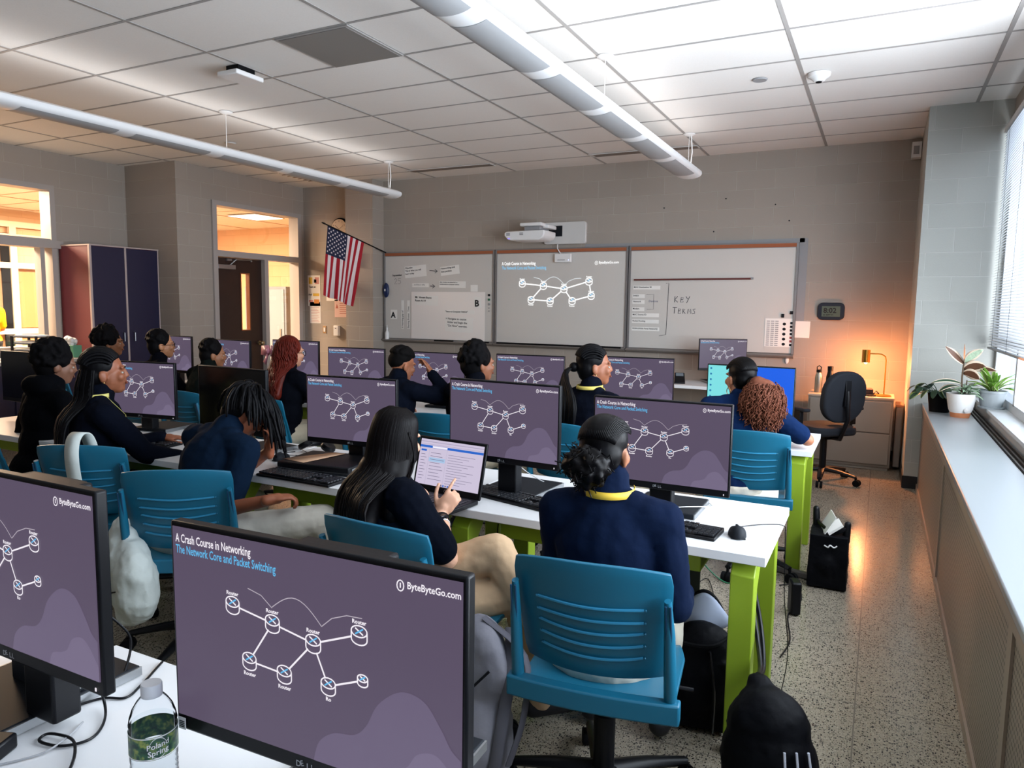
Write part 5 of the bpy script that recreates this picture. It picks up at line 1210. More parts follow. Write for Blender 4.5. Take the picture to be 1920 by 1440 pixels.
def h_ponytail(Hd, HR, sc, S, Sp):
    out = MB(); out.join(remesh(cap_prims(MB(), Hd, HR, sc, g=.001), .007, 3)); rr = random.Random(14)
    for i in range(17):
        a = math.radians(-85+170*i/16); pts = []
        for k in range(11):
            f = k/10; th = math.radians(25+140*f); pts.append(Hd(.081*math.sin(a), -.022+.096*math.cos(th)*(.55+.45*math.cos(a)), .046+.092*math.sin(th)*math.cos(a)**.6))
        out.tube(pts, [.0065+.0012*(k % 2) for k in range(11)], n=6)
    out.ell(Hd(0, -.125, .0), (.03*sc, .03*sc, .03*sc))
    for i in range(48):
        x = rr.uniform(-.03, .03); pts = bez([Hd(x*.5, -.12, .0), Hd(x*1.3, -.165-.02*rr.random(), -.04), S(x*2.2-.01, -.19-.03*rr.random(), .42), S(x*2.2-.02, -.19, .25), S(x*2.4-.02, -.175, .12+rr.uniform(-.05, .06))], 6); n_ = len(pts)
        out.tube(pts, [(.0078+.0016*(k % 2))*(1 if k < n_-4 else .55) for k in range(n_)], n=6)
    return out, hmat('pony', '060609', .5)
def curl_strands(out, roots, rr, L_=.2, r=.0032, amp=.010, grav=.8, mi=0):
    out.mi = mi
    for base, d in roots:
        pts = []; p = base.copy(); v = d.normalized(); ph = rr.random()*6; a1 = v.orthogonal().normalized(); a2 = v.cross(a1); n_ = 15; l = L_*rr.uniform(.7, 1.15)
        for k in range(n_):
            v = (v+Vector((0, 0, -grav*.13))).normalized(); p = p+v*l/n_; w = ph+k*1.15; pts.append(p+(a1*math.cos(w)+a2*math.sin(w))*amp)
        out.tube(pts, r, n=4)
    out.mi = 0
def h_curly_tail(Hd, HR, sc, S, Sp):
    out = MB(); out.join(remesh(cap_prims(MB(), Hd, HR, sc, g=.001), .007, 4)); rr = random.Random(21)
    for i in range(26):
        a = math.radians(-80+160*i/25); pts = []
        for k in range(9):
            f = k/8; th = math.radians(30+140*f); pts.append(Hd(.081*math.sin(a)*(1-.3*f), -.022+.097*math.cos(th)*(.55+.45*math.cos(a)), .046+.093*math.sin(th)*math.cos(a)**.6))
        out.tube(pts, .0045, n=5)
    c = Hd(0, -.125, -.01); out.ell(c, (.035, .035, .035)); q = MB(); q.ell(Hd(.025, -.19, -.09), (.095, .075, .105)); q.ell(Hd(.0, -.175, -.02), (.05, .05, .05)); q.ell(Hd(.025, -.19, -.17), (.08, .06, .075)); out.mi = 1; out.join(remesh(q, .01, 2), 1); out.mi = 0
    roots = []
    for i in range(620):
        u, v = rr.random()*2*math.pi, math.acos(1.75*rr.random()-1); n_ = Vector((math.sin(v)*math.cos(u), math.sin(v)*math.sin(u), math.cos(v)))
        b = Vector((0, -.19, -.085))+Vector((n_.x*.092+.025, n_.y*.074, n_.z*.105)); roots.append((Hd(*b), HR @ (n_*.9+Vector((0, -.1, -.7)))))
    curl_strands(out, roots, rr, .13, .0028, .0085, 1.2, mi=1)
    return out, [hmat('root', '060506', .4), hmat('brown_curl', '6a3e2e', .5, .45, 35)]
def h_red(Hd, HR, sc, S, Sp):
    out = MB(); out.join(remesh(cap_prims(MB(), Hd, HR, sc, g=.006), .007, 3)); rr = random.Random(31); out.mi = 0
    v = MB(); v.ell(Hd(0, -.06, -.05), (.085, .06, .09)); v.cap(Hd(-.02, -.09, -.08), S(-.03, -.14, .32), .06, .045); v.cap(Hd(.04, -.06, -.08), S(.06, -.13, .30), .055, .04); out.join(remesh(v, .01, 2))
    for i in range(190):
        a = math.radians(rr.uniform(-105, 105)); x0 = .086*math.sin(a); y0 = -.022-.094*math.cos(a); ph = rr.random()*6; am = rr.uniform(.006, .012)
        ctr = [Hd(x0*.4, -.03, .135), Hd(x0*.95, y0*.85, .09), Hd(x0*1.08, y0*1.1, .0), Hd(x0*1.1, y0*1.1-.01, -.08), S(x0*1.0, -.165, .40), S(x0*1.0+rr.uniform(-.03, .03), -.17, .24+rr.uniform(-.05, .08))]
        pts = bez(ctr, 5); n_ = len(pts); pts = [p+Vector((math.cos(ph+k*.9), math.sin(ph+k*.9), 0))*am*min(1, k/8) for k, p in enumerate(pts)]
        out.tube(pts, [.0046*(1 if k < n_*.8 else .5) for k in range(n_)], n=4)
    return out, [hmat('red', '561a11', .35, .6, 30)]
def ex_bow(t, Hd, HR, sc, S):
    m = MB()
    for sd in (-1, 1):
        m.add([Hd(-.11, -.10, -.0), Hd(-.11+sd*.03, -.12, .05), Hd(-.11+sd*.09-.03, -.13, .04), Hd(-.11+sd*.09-.03, -.13, -.03), Hd(-.11+sd*.03, -.12, -.035)], [(0, 1, 2, 3, 4)])
    m.add([Hd(-.11, -.13, 0), Hd(-.16, -.14, -.08), Hd(-.12, -.14, -.10)], [(0, 1, 2)])
    m.ell(Hd(-.112, -.125, .005), (.018, .018, .02)); obj('hair_bow', m, mat('pink_satin', 'd98fa0', rough=.4), parent=t, solid=.01, label='pink satin bow')
def ex_hoop(t, Hd, HR, sc, S):
    m = MB(); c = Vector((-.088, -.008, -.072)); m.tube([Hd(*(c+Vector((.003*math.sin(a), .024*math.sin(a), .024*math.cos(a))))) for a in [k*math.pi/10 for k in range(21)]], .0022, n=6); obj('hoop_earring', m, mat('gold', 'c9a26a', rough=.25, metal=.9), parent=t)
def ex_stud(t, Hd, HR, sc, S):
    m = MB(); m.ell(Hd(.087, -.002, -.040), (.005, .005, .005)); obj('earring', m, mat('gold', 'c9a26a', rough=.25, metal=.9), parent=t)
def ex_glasses(t, Hd, HR, sc, S):
    m = MB()
    for sd in (-1, 1):
        m.tube([Hd(sd*(.033)+.021*math.cos(a), .106-.006*abs(math.cos(a)), .004+.017*math.sin(a)) for a in [k*math.pi/8 for k in range(17)]], .0022, n=5); m.tube([Hd(sd*.054, .100, .008), Hd(sd*.076, .04, .008), Hd(sd*.082, -.01, .004)], .0022, n=5)
    m.tube([Hd(-.012, .108, .006), Hd(.012, .108, .006)], .002, n=5); obj('glasses', m, M_black, parent=t)
def ex_watch(t, Hd, HR, sc, S):
    e, w_ = Vector(t['_e1']), Vector(t['_w1']); d = (w_-e).normalized(); c = w_-d*.035
    m = MB(); m.cyl(c-d*.011, c+d*.011, .031, n=18); o = obj('wristwatch', m, M_black, parent=t, bevel=.002)
    m = MB(); u = d.orthogonal().normalized(); m.box(c+Vector((.028, -.01, .012)), (.02, .032, .03), rz=.3); obj('watch_case', m, mat('watch_dark', '15161a', rough=.15), parent=o, bevel=.003)
    m = MB(); c2 = c-d*.028; m.cyl(c2-d*.003, c2+d*.003, .031, n=18); obj('bracelet', m, M_white, parent=t)
def ex_bracelet(t, Hd, HR, sc, S):
    e, w_ = Vector(t['_e1']), Vector(t['_w1']); d = (w_-e).normalized()
    for k, (o_, mm) in enumerate(((.02, M_white), (.035, mat('gold', 'c9a26a', rough=.25, metal=.9)), (.05, mat('bead_tan', 'b48a60')))):
        c = w_-d*o_; m = MB(); m.cyl(c-d*.003, c+d*.003, .0295, n=18); obj('bracelet', m, mm, parent=t)
NAVY = '080f1e'; DKN = '060a16'
person('person with a low puffy bun and yellow lanyard in a navy fleece, seen from behind', (-.72, 2.07), 5, '9a6346', '08142b', lean=7, seat=.50, head=(-10, -8, 0), hints=((-.15, -.2, -1), (.22, -.2, -1)), neck=(-.03, .015, .13), sc=.95, lanyard='d9b53a', hair=h_slick_bun, vox=.007, hands=((-.84, 2.38, .62), (-.54, 2.36, .60)), pants='cfc8b8')
person('person with long straight black hair, pointing a finger beside the open laptop', (-1.55, 2.04), -30, 'dba88b', '050914', lean=6, seat=.47, side=-3, head=(30, -8, 3), neck=(-.02, .02, .12), hair=h_long, vox=.0058, sleeve='short', collar='none', sc=.95,
       hands=((-1.72, 2.36, .79), (-1.45, 2.27, .765)), hints=(None, (.8, -.4, -1)), hand_kw=({}, dict(d=(.45, .35, .8), up=(.3, -.9, .2), curl=(60, 70, 70, 65), idx=10, thumb=45)), legs=[((-1.20, 2.26, .66), (-.94, 2.24, .33)), ((-1.12, 2.30, .50), (-1.06, 2.36, .10))], pants='c9a986', extras=ex_watch)
person('person with short black twists leaning over the table, one hand on the face', (-2.77, 2.20), -2, '8a4f35', '071628', lean=24, seat=.50, side=4, head=(-30, -46, 0), neck=(.0, .07, .10), hair=h_twists, vox=.0065, sleeve='short', collar='polo',
       hands=((-2.60, 2.54, .84), (-2.32, 2.27, .70)), hints=((-1, .3, -1), (.3, -.5, -1)), hand_kw=(dict(d=(.12, -.10, 1), up=(.6, .8, 0), curl=(12, 12, 15, 20), spread=14), dict(curl=(40, 45, 50, 50))), legs=[((-2.80, 2.62, .54), (-2.80, 2.64, .10)), ((-2.20, 2.46, .58), (-2.10, 2.60, .12))], pants='c4bfb4')
person('person with long black braids and a yellow lanyard, looking to the right', (-3.64, 2.33), -24, '8a5238', DKN, lean=5, head=(-14, 2, 0), neck=(0, .02, .125), lanyard='d8cf7a', hair=h_braids, vox=.0065, hands=((-3.62, 2.74, .775), (-3.30, 2.66, .70)), pants='3a3a3a', extras=ex_stud)
person('hooded person in black at the left picture edge with hands in the lap', (-4.42, 2.50), -8, '7c5440', '040509', lean=10, head=(-20, -12, 0), collar='hood', hair=h_afro(1.02, 3), hands=((-4.55, 2.72, .60), (-4.42, 2.74, .60)), pants='12141a', sc=.98)
person('person with a curly ponytail and hoop earring in a blue shirt, hand on a mouse', (-.73, 4.34), 14, 'a96f52', '0a1e40', lean=10, side=4, head=(30, -2, 0), neck=(-.01, .03, .12), hair=h_curly_tail, vox=.0065, sleeve='short', collar='none', hands=((-1.02, 4.74, .775), (-.44, 4.74, .80)), hints=(None, (1, -.4, -.5)), hand_kw=({}, dict(d=(.15, 1, -.18), up=(0, .1, 1), curl=(22, 20, 22, 26), thumb=30)), pants='c9c2b4', extras=lambda *a: (ex_hoop(*a), ex_bracelet(*a)), sc=.97)
person('person with a dark braided ponytail and yellow lanyard, turned to the right', (-1.58, 4.10), -18, '8f583e', DKN, lean=6, head=(-44, 0, 0), neck=(0, .02, .13), lanyard='c7b55a', hair=h_ponytail, vox=.0075, extras=ex_stud, pants='b9ad97', sc=1.02)
person('person with a round dark afro in front of the middle monitors', (-2.43, 4.12), -10, '8f5a40', '060810', lean=10, head=(-30, -3, 0), neck=(0, .03, .12), hair=h_afro(1.0, 6, up=.004), pants='b9ad97', sc=1.0)
person('person with short faded hair scratching their forehead with the right hand', (-3.04, 4.08), -4, '9c6245', '070c18', lean=12, head=(-22, -14, 0), neck=(0, .03, .11), hair=h_fade, hands=((-3.2, 4.45, .775), (-2.80, 4.26, 1.075)), hints=(None, (1.0, .3, -.7)), hand_kw=({}, dict(d=(-.55, .15, .8), up=(.6, .5, .4), curl=(25, 30, 35, 40), spread=10)), pants='b9ad97', vox=.0075, sc=.97)
person('person with long red wavy hair and a pink bow', (-4.07, 4.12), -8, 'b88468', '060810', lean=6, head=(-12, -4, 0), neck=(0, .02, .125), hair=h_red, extras=lambda *a: (ex_bow(*a), ex_glasses(*a)), pants='b9ad97')
person('person with short black hair in a dark olive jacket', (-4.94, 4.06), -10, '9a6748', '0e1412', lean=12, head=(-28, -6, 0), neck=(0, .03, .11), hair=h_short, pants='b9ad97', sc=.96)
person('person with glasses and short black hair, looking to the right', (-5.52, 4.10), -16, 'b47c58', '06070f', lean=5, head=(-20, 0, 0), neck=(0, .02, .13), hair=h_short, extras=ex_glasses, pants='b9ad97')
person('person with bushy dark hair in front of the wardrobe cabinet', (-6.25, 4.12), -30, '8b5a3c', '040509', lean=6, head=(-18, 0, 0), neck=(0, .02, .12), hair=h_afro(1.12, 8), pants='12141a')
chair('dark chair under the person with bushy hair', -6.25, 4.05, -20)
pp = person('person in a yellow shirt in the corridor, seen through the left window', (-11.6, 5.95), 90, 'b5703f', 'e0a818', lean=2, head=(0, 0, 0), seat=.95, sleeve='short', collar='none', hair=h_afro(.95, 12), hands=((-11.9, 5.8, 1.05), (-11.9, 6.1, 1.05)), legs=[((-11.62, 5.86, .52), (-11.6, 5.86, .09)), ((-11.62, 6.04, .52), (-11.6, 6.04, .09))], vox=.011, pants='20242c', group='people in the corridor')
# ============================================================ WATER BOTTLE
t = thing('water_bottle', 'clear plastic water bottle with a green label on the nearest table', 'bottle', (-.998, .716, .742))
def thin_clear(name, tint, blend):
    m = bpy.data.materials.new(name); m.use_nodes = True; N, L = m.node_tree.nodes, m.node_tree.links; N.remove(N['Principled BSDF'])
    a = N.new('ShaderNodeBsdfTransparent'); a.inputs[0].default_value = tint; b = N.new('ShaderNodeBsdfGlossy'); b.inputs['Roughness'].default_value = .06; lw_ = N.new('ShaderNodeLayerWeight'); lw_.inputs[0].default_value = blend
    x = N.new('ShaderNodeMixShader'); L.new(lw_.outputs['Fresnel'], x.inputs[0]); L.new(a.outputs[0], x.inputs[1]); L.new(b.outputs[0], x.inputs[2]); L.new(x.outputs[0], N['Material Output'].inputs[0]); return m
M_pet = thin_clear('clear_plastic_bottle', (.95, .965, .98, 1), .07)
m_ = MB(); prof = [(.001, 0), (.030, 0), (.0345, .006)]
for k in range(8): prof += [(.0355, .010+k*.009), (.0335, .0145+k*.009)]
prof += [(.0355, .084), (.0355, .136), (.0350, .140), (.0360, .143), (.0352, .147), (.034, .154), (.030, .166), (.023, .178), (.0165, .186), (.0135, .190), (.0135, .196)]
m_.lathe(prof, n=40); obj('bottle_body', m_, M_pet, parent=t, smooth=60)
m_ = MB(); m_.lathe([(.0362, .096), (.0362, .134)], n=40, closed=True)
def labelmat():
    m = mat('green_label', '1d5a4a', rough=.35); N, L, b = nodes(m); tc = N.new('ShaderNodeTexCoord'); n = N.new('ShaderNodeTexNoise'); n.inputs['Scale'].default_value = 90; n.inputs['Detail'].default_value = 3; L.new(tc.outputs['Object'], n.inputs['Vector'])
    r = N.new('ShaderNodeValToRGB'); L.new(n.outputs['Fac'], r.inputs[0]); r.color_ramp.elements[0].position = .35; r.color_ramp.elements[0].color = srgb('12352f'); r.color_ramp.elements[1].position = .68; r.color_ramp.elements[1].color = srgb('8f9a4c')
    e = r.color_ramp.elements.new(.5); e.color = srgb('2a5a3c'); L.new(r.outputs[0], b.inputs['Base Color']); return m
lb = obj('label', m_, labelmat(), parent=t, smooth=60, label='green landscape label')
def wrap(mb, txt, a0, z, size, r, mi=0):
    me = text_mesh(txt, size, .012, 'CENTER'); k = len(mb.v)
    for v in me.vertices:
        a = a0+v.co.x/r; mb.v.append((r*math.sin(a), -r*math.cos(a), z+v.co.y+v.co.x*.12))
    for p in me.polygons: mb.f.append([i+k for i in p.vertices]); mb.m.append(mi)
m_ = MB(); A0 = math.radians(64); 
for dz, z0_, z1_ in ((0, .0968, .0985), (0, .1315, .1332)): m_.lathe([(.0365, z0_), (.0365, z1_)], n=40, closed=True)
pts = [(A0+.36*math.cos(a), .115+.0165*math.sin(a)) for a in [k*math.pi/12 for k in range(25)]]
for (a, z), (a2, z2) in zip(pts[:-1], pts[1:]):
    vs = [(.0366*math.sin(q), -.0366*math.cos(q), zz) for q, zz in ((a, z-.0006), (a2, z2-.0006), (a2, z2+.0006), (a, z+.0006))]; m_.add(vs, [(0, 1, 2, 3)])
wrap(m_, 'Poland', A0, .1155, .0125, .0368); wrap(m_, 'Spring', A0, .1045, .0125, .0368); obj('label_print', m_, M_white, parent=lb, smooth=0)
m_ = MB(); m_.lathe([(.0158, .186), (.0160, .188), (.0160, .204), (.0150, .2065), (0, .2065)], n=32); obj('cap', m_, mat('cap_white', 'd6d8dc', rough=.35), parent=t)
m_ = MB(); m_.lathe([(.001, .003), (.030, .003), (.033, .01), (.0332, .12), (.0325, .145), (0, .1452)], n=32)
M_wat = thin_clear('water', (.96, .975, .98, 1), .05)
obj('water', m_, M_wat, parent=t, smooth=60)
m_ = MB(); m_.box((-.9715, .7492, .8705), (.016, .0008, .020), rz=math.radians(2)); m_.mi = 1
for k in range(4): m_.box((-.9715, .7486, .865+k*.003), (.011, .0004, .0015), rz=math.radians(2))
tag(obj('asset_sticker', m_, [M_white, M_ink]), 'small white sticker on the lower left bezel of the big foreground monitor', 'sticker')
# ============================================================ CABLES
def cable(label, pts, r=.0028, m=None, name='cable', n=7):
    m_ = MB(); m_.tube(bez(pts, 7), r, n=6); return tag(obj(name, m_, m or M_black, smooth=60), label, 'cable')
cable('black cable running from the monitor base past the bottle to the picture edge', [(-1.395, 1.03, .744), (-1.39, 1.02, .744), (-1.345, .939, .744), (-1.33, .895, .744), (-1.37, .87, .744), (-1.40, .80, .744), (-1.44, .745, .744)])
cable('black cable hanging from the left monitor and curling in a loop on the table', [(-1.36, .80, .90), (-1.33, .83, .82), (-1.33, .85, .76), (-1.286, .82, .745), (-1.255, .773, .745), (-1.28, .735, .745), (-1.33, .725, .745), (-1.335, .745, .747), (-1.28, .752, .750), (-1.24, .735, .748), (-1.20, .70, .745), (-1.17, .66, .745)])
cable('black cable draped over the base of the left foreground monitor', [(-1.50, .98, .85), (-1.46, 1.0, .80), (-1.405, .95, .765), (-1.395, .92, .75), (-1.43, .87, .746), (-1.45, .80, .746), (-1.41, .72, .746), (-1.37, .68, .746)])
cable('gray cable crossing the loop at the bottom left corner', [(-1.34, .63, .744), (-1.292, .70, .744), (-1.29, .75, .749), (-1.32, .80, .745)], r=.002, m=M_grayp)
m_ = MB(); m_.box((-1.375, .665, .755), (.07, .05, .03), rz=.4); tag(obj('power_adapter', m_, M_black, bevel=.005), 'black power adapter at the bottom left corner of the picture', 'power adapter')
cable('black cable hanging in a loop from the middle table behind the crossed legs', [(-1.38, 2.62, .70), (-1.385, 2.6, .5), (-1.39, 2.58, .3), (-1.36, 2.6, .08), (-1.25, 2.65, .03), (-1.12, 2.7, .06), (-1.08, 2.72, .15)])
cable('thin black cable in a wide curve on the floor under the middle table', [(-.82, 3.05, .60), (-.84, 3.3, .2), (-.85, 3.9, .01), (-.80, 4.1, .01), (-.676, 3.75, .01), (-.58, 3.6, .01), (-.54, 3.85, .01), (-.5, 4.2, .01)])
cable('green cable looping below the middle table corner', [(-.42, 2.95, .68), (-.40, 2.97, .52), (-.50, 3.0, .42), (-.62, 3.0, .50), (-.70, 3.0, .60)], r=.003, m=mat('green_cable', '2f7d57', rough=.4))
cable('green cable hanging in a loop below the front row table end', [(-.52, 4.78, .69), (-.49, 4.8, .45), (-.52, 4.8, .30), (-.62, 4.8, .28)], r=.003, m=MATS['green_cable'])
cable('black cable on the floor right of the middle table leg', [(-.31, 3.3, .01), (-.29, 3.5, .01), (-.33, 3.8, .01), (-.29, 4.05, .01), (-.34, 4.25, .01), (-.42, 4.2, .01)], r=.0035)
cable('white cable lying over the monitor base beside the keyboard', [(-.66, 2.74, .766), (-.68, 2.8, .766), (-.60, 2.86, .766), (-.57, 2.96, .745), (-.62, 3.06, .745)], r=.002, m=M_white)
cable('white cable hanging behind the monitor of the open laptop seat', [(-1.55, 2.95, .93), (-1.45, 2.93, .83), (-1.35, 2.93, .775), (-1.28, 2.95, .745), (-1.24, 2.85, .745)], r=.002, m=M_white)
cable('black cable in a flat curve beyond the keyboard near the bun', [(-1.30, 2.80, .76), (-1.2, 2.84, .745), (-1.08, 2.75, .745), (-1.16, 2.70, .745), (-1.3, 2.73, .76)], r=.002)
cable('black cable near the mouse left of the headphones', [(-2.95, 2.9, .745), (-2.85, 3.0, .745), (-2.72, 2.95, .745), (-2.65, 3.05, .745)], r=.002)
m_ = MB(); m_.box((-.31, 3.86, .09), (.05, .09, .17), rz=.3); tag(obj('power_adapter', m_, M_black, bevel=.01), 'black power brick on the floor beyond the middle table leg', 'power adapter')
m_ = MB(); m_.box((-.35, 4.42, .02), (.04, .30, .035), rz=1.3); tag(obj('power_strip', m_, mat('strip_gray', '5a5652', rough=.5), bevel=.006), 'gray power strip on the floor by the front row table leg', 'power strip')
# ============================================================ LAPTOPS, HEADPHONES
t = thing('laptop', 'open black laptop showing a mail page, in front of the long-haired person', 'laptop', (-1.61, 2.41, .74), math.radians(-6))
m_ = MB(); m_.bb((-.18, -.12, .004), (.18, .12, .024)); obj('base', m_, M_black, parent=t, bevel=.005)
m_ = MB()
for r_ in range(6):
    for k in range(15): m_.box((-.15+k*.0215, .085-r_*.019, .025), (.018, .0155, .003))
obj('keys', m_, mat('laptop_keys', '1a1b20', rough=.4), parent=t, smooth=0, kind='stuff')
m_ = MB(); m_.bb((-.05, -.11, .0242), (.05, -.045, .0248)); obj('touchpad', m_, M_dark, parent=t)
LT = Matrix.Translation((0, .125, .018)) @ Matrix.Rotation(math.radians(-14), 4, 'X')
m_ = MB(); m_.T = LT; m_.bb((-.18, 0, 0), (.18, .012, .235)); ld = obj('lid', m_, M_black, parent=t, bevel=.005)
def rect(mb, x0, z0, x1, z1, y, mi): mb.mi = mi; mb.add([(x0, y, z0), (x1, y, z0), (x1, y, z1), (x0, y, z1)], [(0, 1, 2, 3)])
m_ = MB(); m_.T = LT; rect(m_, -.168, .028, .168, .222, -.0012, 0); sc_ = obj('screen', m_, glow('laptop_screen', 'cdc3da', 1), parent=ld, smooth=0)
m_ = MB(); m_.T = LT; y = -.0018
rect(m_, -.168, .186, .168, .196, y, 0); rect(m_, -.10, .187, -.02, .195, y-.0003, 1); rect(m_, -.160, .170, -.130, .178, y, 0); rect(m_, -.168, .210, .168, .213, y, 3); rect(m_, -.168, .200, .168, .2015, y, 3)
rect(m_, -.115, .028, -.114, .185, y, 3); rect(m_, -.02, .028, -.019, .185, y, 3); rect(m_, -.112, .128, -.024, .146, y, 2)
for k in range(9): rect(m_, -.158, .155-k*.013, -.135+.008*(k % 2), .157-k*.013, y, 4)
for k in range(9): rect(m_, -.105, .165-k*.014, -.05+.01*(k % 3), .167-k*.014, y-.0003, 4)
for k in range(12): rect(m_, -.01, .165-k*.011, .13-.03*(k % 3), .1665-k*.011, y, 4)
for k in range(5): rect(m_, -.03+k*.012, .03, -.022+k*.012, .037, y-.0003, 0 if k % 2 else 4)
obj('page_content', m_, [glow('page_blue', '2a66c8', 1), glow('page_white', 'f4f0fa', 1), glow('page_pale_blue', 'a8c4e4', 1), glow('page_line', 'aaa2bc', 1), glow('page_text', '756e88', 1)], parent=sc_, smooth=0)
m_ = MB(); m_.T = LT @ FX; m_.lathe([(.005, .0005), (.007, .0005)], (0, .014, 0), n=16, closed=True); obj('logo', m_, M_silver, parent=ld)
t = thing('laptop', 'closed thick black laptop lying on the table above the keyboard, a tan sheet on it', 'laptop', (-2.40, 2.74, .742), math.radians(8))
m_ = MB(); m_.bb((-.20, -.15, .012), (.20, .15, .045)); obj('body', m_, M_black, parent=t, bevel=.006)
m_ = MB(); m_.bb((.197, -.12, .02), (.2015, .1, .034)); obj('ports', m_, M_silver, parent=t)
m_ = MB(); m_.bb((-.19, -.14, .0), (.19, .14, .012)); obj('underside', m_, M_dark, parent=t)
m_ = MB(); m_.add([(-2.60, 2.62, .789), (-2.44, 2.60, .789), (-2.42, 2.72, .79), (-2.40, 2.86, .791), (-2.46, 2.86, .791)], [(0, 1, 2, 3, 4)]); tag(obj('paper_sheet', m_, mat('tan_paper', 'b08c70', rough=.8), solid=.001), 'tan paper corner on the closed laptop', 'paper')
m_ = MB(); m_.add([(-2.40, 2.93, .745), (-2.22, 2.97, .745), (-2.2, 3.08, .745), (-2.5, 3.05, .745)], [(0, 1, 2, 3)]); tag(obj('paper_sheet', m_, MATS['tan_paper'], solid=.001), 'tan sheet of paper under the monitor above the closed laptop', 'paper')
t = thing('headphones', 'black over-ear headphones lying beside the closed laptop', 'headphones', (-2.70, 2.98, .745), .3)
for sx in (-1, 1):
    m_ = MB(); m_.T = Matrix.Translation((sx*.075, -.02*sx, .035)) @ Matrix.Rotation(.5*sx, 4, 'Y'); m_.lathe([(0, -.015), (.036, -.014), (.042, 0), (.036, .016), (.018, .018), (0, .012)], n=24); obj('ear_cup', m_, M_black, parent=t)
m_ = MB(); m_.tube([(.08*math.cos(a), .09*math.sin(a)+.01, .03) for a in [k*math.pi/14 for k in range(15)]], .008, n=8, flat=1.6); obj('headband', m_, M_black, parent=t)
m_ = MB(); m_.tube(bez([(-.1, -.05, .01), (-.15, -.08, .003), (-.12, -.14, .003), (-.19, -.15, .003), (-.16, -.2, .003), (-.2, -.22, .003)], 6), .0022, n=6); obj('cord', m_, M_black, parent=t)
m_ = MB(); m_.bb((-.06, -.01, 0), (.06, .01, .006)); m_.mi = 1; m_.bb((.0, -.01, .006), (.05, .01, .0075)); 
t_ = obj('sticky_label', m_, [M_white, M_white], loc=(-.86, 2.78, .762)); tag(t_, 'white paper slip on the monitor base next to the bun', 'label')
m_ = MB(); m_.box((-1.02, 3.0, .742), (.16, .10, .003), rz=.2); tag(obj('paper_sheet', m_, mat('blue_paper', '2f7db0', rough=.5)), 'blue printed card on the table behind the bun', 'card')
# ============================================================ BAGS
def softbag(name, label, loc, rz, prims, m, vox=.010, disp=.02, cat='bag', sm=3):
    t = thing(name, label, cat, loc, math.radians(rz)); b = MB(); prims(b); o = obj('body', remesh(b, vox, sm), m, parent=t, smooth=180)
    tx = bpy.data.textures.get('bag_folds') or bpy.data.textures.new('bag_folds', 'CLOUDS'); tx.noise_scale = .12; tx.noise_depth = 3
    d = o.modifiers.new('folds', 'DISPLACE'); d.texture = tx; d.strength = disp; d.mid_level = .5
    return t, o
M_bagb = mat('black_nylon', '06070c', rough=.6, bump=.25, bs=30, spec=.12); M_bagg = mat('gray_canvas', '74737c', rough=.8, bump=.3, bs=25, var=.1, vs=8); M_bagw = mat('pale_canvas', 'c3cbc8', rough=.8, bump=.4, bs=14)
t, o = softbag('backpack', 'gray backpack leaning against the nearest teal chair', (-1.06, 1.86, 0), -30, lambda b: (b.ell((0, 0, .22), (.15, .12, .22)), b.ell((0, .02, .40), (.12, .09, .20)), b.ell((0, -.08, .17), (.12, .07, .14))), M_bagg, cat='backpack')
m_ = MB(); m_.tube(bez([(.05, .10, .56), (.11, .06, .45), (.155, .0, .3), (.14, -.03, .1), (.1, -.04, .02)], 5), [.018]*21, n=8, flat=.35); m_.tube(bez([(.02, .02, .60), (.13, .10, .50), (.19, .06, .36), (.17, .02, .2)], 5), .015, n=8, flat=.4); obj('strap', m_, mat('strap_gray', '4d4c55', rough=.7), parent=t, label='darker gray shoulder straps')
m_ = MB(); m_.tube(bez([(-.09, -.13, .20), (-.03, -.155, .17), (.04, -.155, .19), (.09, -.12, .26)], 5), .004, n=6); m_.tube(bez([(-.12, -.10, .34), (-.03, -.13, .31), (.08, -.10, .40), (.12, -.02, .48)], 5), .004, n=6); obj('zipper', m_, M_blackm, parent=t)
m_ = MB(); m_.tube(bez([(.08, -.10, .05), (.0, -.2, .07), (-.1, -.24, .02), (-.12, -.2, .012)], 6), .012, n=6, flat=.25); m_.tube(bez([(.13, -.05, .12), (.15, -.06, .05), (.17, -.08, .015)], 4), .010, n=6, flat=.3); obj('loose_strap', m_, mat('strap_pale', '9a97a4', rough=.7), parent=t)
t, o = softbag('backpack', 'black backpack standing open under the middle table corner', (-.52, 2.62, 0), 10, lambda b: (b.ell((0, 0, .18), (.135, .10, .18)), b.ell((0, 0, .30), (.12, .08, .10)), b.box((0, 0, .15), (.2, .14, .26))), M_bagb, cat='backpack')
m_ = MB()
def flap(u, v): x = (u-.5)*.19*math.sin(math.pi*min(1, .25+.75*(1-v)))*1.05; return (x, .055+.04*v-.05*(1-(2*u-1)**2)*.6, .33+.16*v*(1-.55*(2*u-1)**2))
m_.grid(flap, 14, 8); obj('open_lining', m_, mat('pale_blue_lining', '9aa3b8', rough=.7), parent=t, solid=.004, smooth=80, label='pale gray-blue lining of the open top')
m_ = MB(); m_.tube([Vector(flap(u, 1))+Vector((0, .004, 0)) for u in [k/14 for k in range(15)]], .008, n=8); m_.tube(bez([(-.1, .05, .34), (-.11, 0, .35), (-.06, -.08, .345), (.04, -.085, .35), (.10, 0, .36), (.1, .05, .345)], 5), .007, n=6); obj('zipper_rim', m_, M_blackm, parent=t)
m_ = MB(); m_.tube(bez([(.03, -.09, .33), (.05, -.125, .2), (.05, -.115, .05)], 5), .022, n=8, flat=.25); m_.tube(bez([(.10, -.02, .36), (.13, 0, .43), (.14, .03, .46)], 4), .008, n=6); obj('strap', m_, M_black, parent=t)
